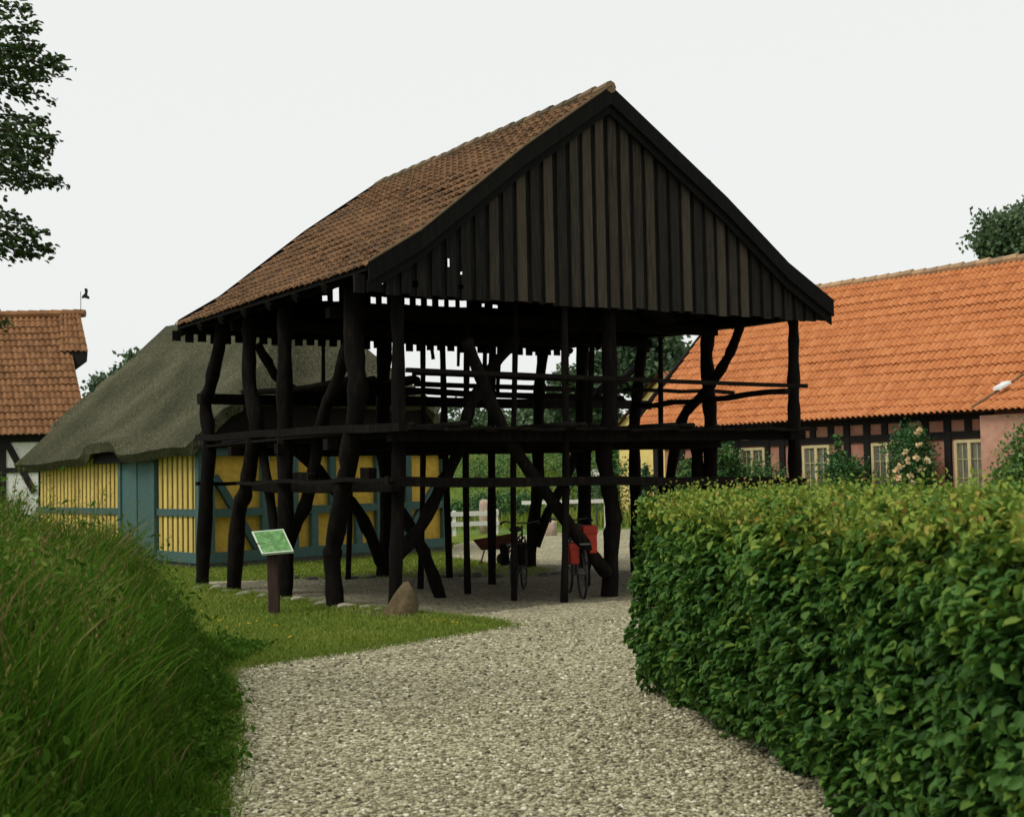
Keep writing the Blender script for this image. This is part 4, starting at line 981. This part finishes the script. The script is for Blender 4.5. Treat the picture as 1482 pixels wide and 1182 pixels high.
# ---- tree at the left whose boughs hang into the picture
tb_ = Vector((-6.3, 9.2, 0))
lt = thing('lime_tree', 'dark leafy boughs hanging in from a tree just outside the frame', 'tree', tb_)
mb = MB(); mb.tube([tb_ - Vector((0, 0, .2)), tb_ + Vector((0, 0, 1.5)), tb_ + Vector((.1, 0, 4)), tb_ + Vector((.3, .2, 7))], [.34, .27, .22, .12], 12, jit=.06); mb.build('trunk', M['bark'], lt, smooth=True)
def bough(tips, start_z, seed):
    """tips: pixel end points of the sprays, all at about the same distance"""
    mbk = MB(); C_, D_ = [], []
    hubs = [at(-70, 95, 8.6), at(-65, 220, 8.7), at(-75, 345, 8.5), at(-120, 470, 8.8)]
    for q, h_ in enumerate(hubs):
        st = tb_ + Vector((.1, 0, [5.0, 4.5, 4.1, 3.7][q])); mid = st.lerp(h_, .5) + Vector((0, .1, .22 - .05 * q))
        mbk.tube([st - Vector((0, 0, .15)), st.lerp(mid, .5) + Vector((0, 0, .05)), mid, mid.lerp(h_, .6), h_], [.07, .055, .045, .032, .022], 8, jit=.06)
    for (x0, y0, x1, y1, dens) in tips:
        Y = 8.5 + rnd.uniform(-.4, .4); a = at(x0, y0, Y); b = at(x1, y1, Y + rnd.uniform(-.2, .2))
        h_ = min(hubs, key=lambda p: (p - a).length)
        mbk.tube([h_, h_.lerp(a, .5) + Vector((0, 0, .03)), a, a.lerp(b, .5) + Vector((0, 0, .03)), b], [.016, .013, .010, .006, .002], 6)
        d = (b - a)
        for k in range(int(dens * 1.25)):
            u = rnd.uniform(-.15, 1.02); p = a.lerp(b, u); wsp = .095 * (1.1 - .75 * max(0, u))
            q = p + Vector((rnd.gauss(0, wsp * .7), rnd.gauss(0, wsp), rnd.gauss(0, wsp * .62)))
            C_.append(q); D_.append(d.normalized() + Vector((rnd.gauss(0, .6), rnd.gauss(0, .6), rnd.gauss(-.25, .5))))
    n = len(C_); C_ = np.array(C_); D_ = np.array(D_)
    return mbk, C_, D_
tips1 = [(-40, 20, 42, 12, 160), (-40, 50, 52, 40, 160), (-40, 70, 88, 92, 260), (-30, 95, 70, 112, 230), (-40, 108, 96, 100, 170), (-40, 90, 55, 66, 200), (-40, 118, 45, 134, 120), (-20, 120, 78, 148, 80),
         (-40, 165, 60, 180, 150), (-40, 185, 78, 205, 240), (-40, 205, 70, 222, 240), (-40, 225, 55, 238, 220), (-40, 248, 88, 266, 220), (-40, 256, 50, 264, 140), (-30, 200, 66, 176, 110),
         (-40, 310, 40, 322, 90), (-40, 330, 60, 338, 150), (-40, 345, 74, 362, 230), (-30, 352, 40, 372, 90), (-60, 462, 14, 472, 60)]
mbk, C_, D_ = bough(tips1, 4.6, 1)
mbk.build('bough', M['bark'], lt, smooth=True)
# the rest of the crown, out of frame
P2, cc2, ct2 = crown((-6.6, 9.2, 5.6), (2.0, 2.2, 2.6), 70, 60, .3)
P3, cc3, ct3 = crown((-5.0, 8.8, 4.9), (1.5, 1.6, 1.7), 60, 70, .22); P2 = np.concatenate([P2, P3])
keep = P2[:, 0] / np.maximum(P2[:, 1], 1) < -.405
P2 = P2[keep]
Cx = np.concatenate([C_, P2]); n = len(Cx); Dx = np.concatenate([D_, rvec(len(P2)) + [0, 0, -.3]])
leaves('crown', Cx, Dx, rvec(n) + [0, 0, .9], rng.uniform(.028, .055, n), rng.uniform(.018, .032, n), np.clip(rng.normal(.45, .24, n), 0, 1), M['limeleaf'], lt)

# ---- clipped beech hedge
H0 = Vector((.91, 10.25, 0)); HV = Vector((.1335, -.991, 0)); HNv = Vector((.991, .1335, 0)); HLn, HWd, HHt = 9.6, 1.55, 1.46
hedge = thing('hedge', 'clipped dark green beech hedge with yellow-green new shoots beside the gravel path', 'hedge', H0 + HV * 4.8 + HNv * .8)
def hp(a, b, z): return np.array(H0)[None] + np.outer(a, np.array(HV)) + np.outer(b, np.array(HNv)) + np.stack([np.zeros_like(z), np.zeros_like(z), z * (1 + .006 * a)], 1)
def bump2(a, z): return .07 * np.sin(a * 2.3 + 1) * np.cos(z * 2.1 + a) + .05 * np.sin(a * 5.1 + z * 4.3) + .035 * np.sin(a * 11 + z * 9)
def hedge_leaves():
    C, D, N_, T, S = [], [], [], [], []
    def put(a, b, z, out, t, n, size):
        p = hp(a, b, z); C.append(p); o = np.broadcast_to(np.array(out)[None], p.shape) if np.ndim(out) == 1 else out
        D.append(o * .75 + [0, 0, -.32] + rng.normal(0, .42, p.shape)); N_.append(o * .28 + [0, 0, 1.0] + rng.normal(0, .40, p.shape)); T.append(t); S.append(size)
    hn_, hv_ = np.array(HNv), np.array(HV)
    # front face (towards the path): leaves sit at several depths, thinner towards the ground
    n = 52000; a = rng.uniform(-.02, HLn, n); z = HHt * rng.random(n) ** .9; dep = rng.exponential(.085, n)
    clump = .5 + .25 * np.sin(a * 7.3 + z * 5.1 + 2 * np.sin(a * 1.7)) * np.sin(a * 3.1 - z * 8.7) + .25 * np.sin(a * 15.3 - z * 6.1 + 3 * np.sin(z * 4)) * np.sin(a * 5.7 + z * 17.1)
    keep = (rng.random(n) < .25 + .85 * clump) & (z > .04 + .05 * np.sin(a * 6))
    a, z, dep, clump = a[keep], z[keep], dep[keep], clump[keep]
    rnd_top = .22 * sm(1.0, HHt, z) ** 2; under = .16 * sm(.45, .0, z)
    b = dep - bump2(a, z) + rnd_top + under - .13 * (clump - .4); n = len(a)
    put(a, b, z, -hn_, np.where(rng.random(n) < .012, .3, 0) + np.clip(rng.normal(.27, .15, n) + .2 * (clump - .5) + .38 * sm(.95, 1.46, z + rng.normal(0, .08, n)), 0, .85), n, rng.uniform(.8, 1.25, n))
    # far end face
    n = 8000; b = rng.uniform(0, HWd, n); z = HHt * rng.random(n) ** .85; dep = rng.exponential(.08, n)
    a = dep + .07 * np.sin(b * 5 + z * 3) + .2 * sm(1.0, HHt, z) ** 2
    put(a, b, z, -hv_, np.clip(rng.normal(.28, .12, n) + .2 * sm(1.1, 1.46, z), 0, .8), n, rng.uniform(.75, 1.1, n))
    # back face
    n = 8000; a = rng.uniform(0, HLn, n); z = HHt * rng.random(n); dep = rng.exponential(.08, n)
    put(a, HWd - dep + bump2(a, z), z, hn_, np.clip(rng.normal(.3, .12, n), 0, 1), n, rng.uniform(.8, 1.2, n))
    # top, with looser young growth
    n = 26000; a = rng.uniform(0, HLn, n); b = rng.uniform(.02, HWd - .02, n)
    z = HHt - rng.exponential(.05, n) + .04 * np.sin(a * 4 + b * 3) + .03 * np.sin(a * 9 - b * 7) - .12 * (np.abs(b / HWd - .5) * 2) ** 4
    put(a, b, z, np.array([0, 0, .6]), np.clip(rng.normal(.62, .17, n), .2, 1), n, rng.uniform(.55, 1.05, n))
    # upright shoots
    ns = 1300; sa = rng.uniform(.05, HLn, ns); sb_ = np.where(rng.random(ns) < .45, rng.uniform(-.02, .3, ns), rng.uniform(.1, HWd, ns)); L_ = rng.uniform(.05, .17, ns)
    for k in range(6):
        u = k / 5; aa = sa + rng.normal(0, .02, ns); b_ = sb_ + rng.normal(0, .02, ns); z = HHt - .03 + L_ * u - .10 * (np.abs(sb_ / HWd - .5) * 2) ** 4
        put(aa, b_, z, np.array([0, 0, .3]), np.clip(rng.normal(.78, .12, ns), .3, 1), ns, rng.uniform(.5, .85, ns) * (1.1 - .5 * u))
    # low shoots leaning over the gravel
    ns = 260; sa = rng.uniform(0, HLn, ns)
    for k in range(7):
        u = k / 6; z = .06 + rng.uniform(0, .25, ns) + .1 * u; put(sa + rng.normal(0, .04, ns), .10 - .28 * u * rng.random(ns) + .1, z, -hn_, np.clip(rng.normal(.32, .12, ns), 0, .8), ns, rng.uniform(.7, 1.1, ns))
    C, D, N_, T, S = map(np.concatenate, (C, D, N_, T, S))
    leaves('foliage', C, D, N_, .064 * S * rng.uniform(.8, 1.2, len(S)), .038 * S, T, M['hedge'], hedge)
hedge_leaves()
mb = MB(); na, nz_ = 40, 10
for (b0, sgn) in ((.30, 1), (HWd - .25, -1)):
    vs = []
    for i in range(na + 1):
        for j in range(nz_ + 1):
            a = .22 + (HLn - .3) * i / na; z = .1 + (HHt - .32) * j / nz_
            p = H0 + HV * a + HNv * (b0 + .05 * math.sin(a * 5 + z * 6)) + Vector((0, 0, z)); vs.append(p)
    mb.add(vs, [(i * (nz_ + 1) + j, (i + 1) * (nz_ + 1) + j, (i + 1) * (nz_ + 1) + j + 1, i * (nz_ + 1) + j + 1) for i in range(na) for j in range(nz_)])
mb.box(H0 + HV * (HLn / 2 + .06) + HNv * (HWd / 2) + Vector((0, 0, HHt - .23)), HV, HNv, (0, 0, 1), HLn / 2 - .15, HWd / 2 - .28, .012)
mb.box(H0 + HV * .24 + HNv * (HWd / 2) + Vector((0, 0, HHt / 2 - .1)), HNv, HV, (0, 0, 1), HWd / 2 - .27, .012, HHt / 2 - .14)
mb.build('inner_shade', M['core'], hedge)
for k in range(24):
    mb = MB(); a = .3 + k * .38; b0 = .35 + .5 * (k % 3) * .6; p = H0 + HV * a + HNv * b0
    mb.tube([p - Vector((0, 0, .1)), p + Vector((rnd.uniform(-.1, .1), rnd.uniform(-.1, .1), .5)), p + Vector((rnd.uniform(-.2, .2), rnd.uniform(-.2, .2), 1.2))], [.022, .016, .006], 6); mb.build('stem', M['twig'], hedge)

# ---- grassy bank at the left
be = [Vector((-1.05, 3.0, 0))] + [G(*p) for p in edge_px[1:5]]
bey = np.array([p.y for p in be]); bex = np.array([p.x for p in be])
def bank_h(x, y):
    d = np.interp(y, bey, bex) - x                                   # distance left of the path's edge
    end = sm(13.6, 11.2, y - .10 * (d - 1.0))
    return (.84 * sm(-.08, 1.0, d) + .38 * sm(.7, 2.4, d) + .15 * sm(2, 4, d)) * end
xs = np.linspace(-9, -.7, 70); ys = np.linspace(2, 15, 70); X, Yg = np.meshgrid(xs, ys); Z = bank_h(X, Yg) - .02
V_ = np.stack([X, Yg, Z], -1).reshape(-1, 3); i_ = np.arange(70 * 70).reshape(70, 70)
F_ = np.stack([i_[:-1, :-1], i_[:-1, 1:], i_[1:, 1:], i_[1:, :-1]], -1).reshape(-1, 4)
tag(mesh_obj('grass_bank', V_, F_, M['bankturf'], smooth=True), kind='structure')
def bank_grass():
    n = 150000; y = rng.uniform(3.0, 13.8, n); d = np.abs(rng.uniform(-.02, 1, n)) ** 1.5 * 7.2 - .03; x = np.interp(y, bey, bex) - d
    x += rng.normal(0, .04, n); keep = (x > -.47 * y - 2.2) & (bank_h(x, y) > -.1); x, y, d = x[keep], y[keep], d[keep]
    n = len(x); z = bank_h(x, y); end = sm(13.9, 12.2, y)
    cl = .5 + .5 * np.sin(x * 3.1 + 2 * np.sin(y * 1.3)) * np.cos(y * 2.4 + x)
    tuft = (.5 + .5 * np.sin(x * 6.3 + 3 * np.sin(y * 2.1)) * np.sin(y * 5.2 + 2 * np.sin(x * 1.9))) ** 1.5
    patch = .5 + .5 * np.sin(x * 1.4 + 1.1 * y) * np.cos(y * .9 - x * .7 + 1)
    h = (.12 + .44 * sm(.02, .7, d)) * (.5 + .6 * rng.random(n) ** 1.3) * (.55 + .4 * cl + .55 * tuft) * (.4 + .6 * end)
    an = rng.uniform(0, 6.283, n); ln = h * rng.uniform(.1, .75, n)
    lean = np.stack([np.cos(an) * ln, np.sin(an) * ln], 1)
    t = np.clip(rng.normal(.30, .17, n) + .22 * (cl - .5) + .30 * (patch - .5) + np.where(rng.random(n) < .04 + .05 * patch + .22 * sm(.5, 1.1, z), .55, 0), 0, 1)
    o = blades('tall_grass', np.stack([x, y, z - .02], 1), h, lean, rng.uniform(.007, .018, n), t, M['tallgrass'], seg=4); tag(o, kind='stuff')
    # broad leaves and seed heads among the grass
    m = 60000; k = rng.integers(0, n, m); k = k[np.sin(x[k] * 2.3 + 1 + np.sin(y[k] * 3)) * np.sin(y[k] * 1.9 + np.sin(x[k] * 2)) > .22]; m = len(k); u = rng.uniform(.3, .95, m)
    P = np.stack([x[k] + lean[k, 0] * u ** 2 + rng.normal(0, .05, m), y[k] + rng.normal(0, .05, m), z[k] + h[k] * u], 1)
    o = leaves('weed_leaves', P, rvec(m) + [0, 0, .2], rvec(m) + [0, 0, .8], rng.uniform(.03, .075, m), rng.uniform(.014, .034, m), np.clip(rng.normal(.42, .22, m), 0, 1), M['weed']); tag(o, kind='stuff')
    m = 4200; k = rng.integers(0, n, m); k = k[d[k] > .5]; m = len(k)
    P = np.stack([x[k] + lean[k, 0] * .8, y[k] + lean[k, 1] * .8, z[k] + h[k] * rng.uniform(.85, 1.15, m)], 1)
    P = np.repeat(P, 5, 0) + rng.normal(0, 1, (m * 5, 3)) * [.012, .012, .05]; m = len(P)
    o = leaves('seed_heads', P, rvec(m) * .4 + [.2, 0, 1], rvec(m), rng.uniform(.015, .035, m), rng.uniform(.004, .009, m), np.clip(rng.normal(.93, .06, m), 0, 1), M['tallgrass'], simple=True); tag(o, kind='stuff')
bank_grass()
# taller seeding weeds scattered through the bank, each a thing of its own
for i in range(26):
    y = rnd.uniform(6.5, 12.4); d = rnd.uniform(.8, 3.0); x = float(np.interp(y, bey, bex)) - d
    if x < -.40 * y: continue
    z = float(bank_h(x, y)); t = thing('wild_weed', 'tall thin weed with a pale seeding head standing in the long grass', 'weed', (x, y, z), 0, 'tall weeds in the grass bank')
    mb = MB(); H_ = rnd.uniform(.5, .78); lx, ly = rnd.uniform(-.12, .16), rnd.uniform(-.1, .1)
    pts = [Vector((x + lx * u * u, y + ly * u * u, z + H_ * u)) for u in (0, .35, .7, 1)]; mb.tube(pts, [.005, .004, .003, .002], 5, tint=.6)
    for q in range(5): mb.tube([pts[2].lerp(pts[3], q / 5), pts[2].lerp(pts[3], q / 5) + Vector((rnd.uniform(-.07, .07), rnd.uniform(-.07, .07), rnd.uniform(.04, .12)))], [.002, .0012], 4, tint=.7)
    mb.build('stem', M['weed'], t)
    k = 46; C = np.array(pts[3])[None] + rng.normal(0, 1, (k, 3)) * [.035, .035, .075] - [0, 0, .05]
    leaves('blossom', C, rvec(k) + [0, 0, .6], rvec(k), rng.uniform(.012, .026, k), rng.uniform(.006, .012, k), np.clip(rng.normal(.9, .1, k), 0, 1), M['tallgrass'], t, simple=True)  # the weed's pale seed head, not a flower
    k = 14; C = np.array([np.array(pts[0].lerp(pts[2], rnd.random())) for _ in range(k)]) + rng.normal(0, .03, (k, 3))
    leaves('foliage', C, rvec(k) + [0, 0, .1], rvec(k) + [0, 0, .8], rng.uniform(.05, .1, k), rng.uniform(.018, .03, k), rng.uniform(.3, .8, k), M['weed'], t)

# ---- lawn blades
def inpoly(x, y, poly):
    r_ = np.zeros(len(x), bool); j = len(poly) - 1
    for i in range(len(poly)):
        xi, yi, xj, yj = poly[i][0], poly[i][1], poly[j][0], poly[j][1]
        c = ((yi > y) != (yj > y)) & (x < (xj - xi) * (y - yi) / (yj - yi + 1e-12) + xi); r_ ^= c; j = i
    return r_
def lawn_grass():
    n = 150000; u = rng.random(n); y = 11 * (34 / 11) ** (u ** 1.35); x = rng.uniform(-.36, .06, n) * y
    keep = ~inpoly(x, y, path_poly) & (bank_h(x, y) < .03)
    hx = np.stack([x, y], 1) - np.array([YC0.x, YC0.y])
    x, y = x[keep], y[keep]; n = len(x)
    cl = .5 + .5 * np.sin(x * 2.2 + np.sin(y * 1.7)) * np.sin(y * 1.9)
    h = rng.uniform(.02, .055, n) * (.8 + .5 * cl) * (1 + .3 * (y / 20)); an = rng.uniform(0, 6.28, n); ln = h * rng.uniform(.2, .9, n)
    t = np.clip(rng.normal(.45, .17, n) + .3 * (cl - .5) + np.where(rng.random(n) < .04, .45, 0), 0, 1)
    o = blades('lawn_grass', np.stack([x, y, np.full(n, .002)], 1), h, np.stack([np.cos(an), np.sin(an)], 1) * ln[:, None], rng.uniform(.006, .012, n) * (.6 + y / 22), t, M['lawn'], seg=2); tag(o, kind='stuff')
    # tufts creeping over the gravel's edge
    P = []
    for a, b in zip(edge[:-1], edge[1:]):
        k = int((b - a).length * 900); uu = rng.random(k)
        P.append(np.stack([a.x + (b.x - a.x) * uu, a.y + (b.y - a.y) * uu, np.full(k, .005)], 1) + rng.normal(0, 1, (k, 3)) * [.09, .09, 0])
    P = np.concatenate(P); n = len(P); h = rng.uniform(.025, .075, n); an = rng.uniform(0, 6.28, n); ln = h * rng.uniform(.3, 1, n)
    o = blades('edge_grass', P, h, np.stack([np.cos(an), np.sin(an)], 1) * ln[:, None], rng.uniform(.006, .011, n), np.clip(rng.normal(.42, .18, n), 0, 1), M['lawn'], seg=3); tag(o, kind='stuff')
    # buttercups and dandelions
    q = [(372, 905), (330, 915), (345, 911), (360, 908), (318, 905), (304, 900), (290, 890), (270, 903), (262, 912), (258, 898), (245, 905), (215, 835), (225, 842), (190, 825), (180, 828), (205, 830), (640, 905), (660, 908), (400, 912), (420, 930), (680, 911)]
    for i, (px, py) in enumerate(q):
        p = G(px, py); k = 7
        C = np.repeat(np.array([[p.x, p.y, .06]]), k, 0) + rng.normal(0, 1, (k, 3)) * [.016, .016, .006]
        o = leaves('dandelion', C, rvec(k), rvec(k) * .4 + [0, 0, 1], .022, .02, rng.random(k), M['buttercup'], simple=True)
        tag(o, 'yellow wild flower blooming in the short grass', 'flower', 'yellow flowers in the grass')
lawn_grass()

# ---- loose pebbles on the near gravel
def pebbles():
    import bmesh
    bm = bmesh.new(); bmesh.ops.create_icosphere(bm, subdivisions=1, radius=1); bv = np.array([v.co for v in bm.verts]); bf = np.array([[v.index for v in f.verts] for f in bm.faces]); bm.free()
    n = 34000; u = rng.random(n); y = 5.2 * (15.5 / 5.2) ** u; x = rng.uniform(-.3, .32, n) * y
    keep = inpoly(x, y, path_poly); x, y = x[keep], y[keep]; n = len(x)
    s = rng.uniform(.006, .0145, n) * (1 + .02 * y); th = rng.uniform(0, 6.28, n)
    sc = np.stack([s * rng.uniform(.9, 1.5, n), s * rng.uniform(.7, 1.1, n), s * rng.uniform(.4, .75, n)], 1)
    P = bv[None] * (1 + rng.normal(0, .1, (n, len(bv), 1))) * sc[:, None]
    c, d = np.cos(th)[:, None], np.sin(th)[:, None]
    P = np.stack([P[..., 0] * c - P[..., 1] * d, P[..., 0] * d + P[..., 1] * c, P[..., 2]], -1) + np.stack([x, y, .008 + sc[:, 2] * .35], 1)[:, None]
    F = (np.arange(n)[:, None, None] * len(bv) + bf[None]).reshape(-1, 3)
    o = mesh_obj('gravel_pebbles', P.reshape(-1, 3), F, M['pebble'], None, np.repeat(np.clip(rng.normal(.5, .26, n), 0, 1), len(bv)), smooth=True); tag(o, kind='stuff')
pebbles()
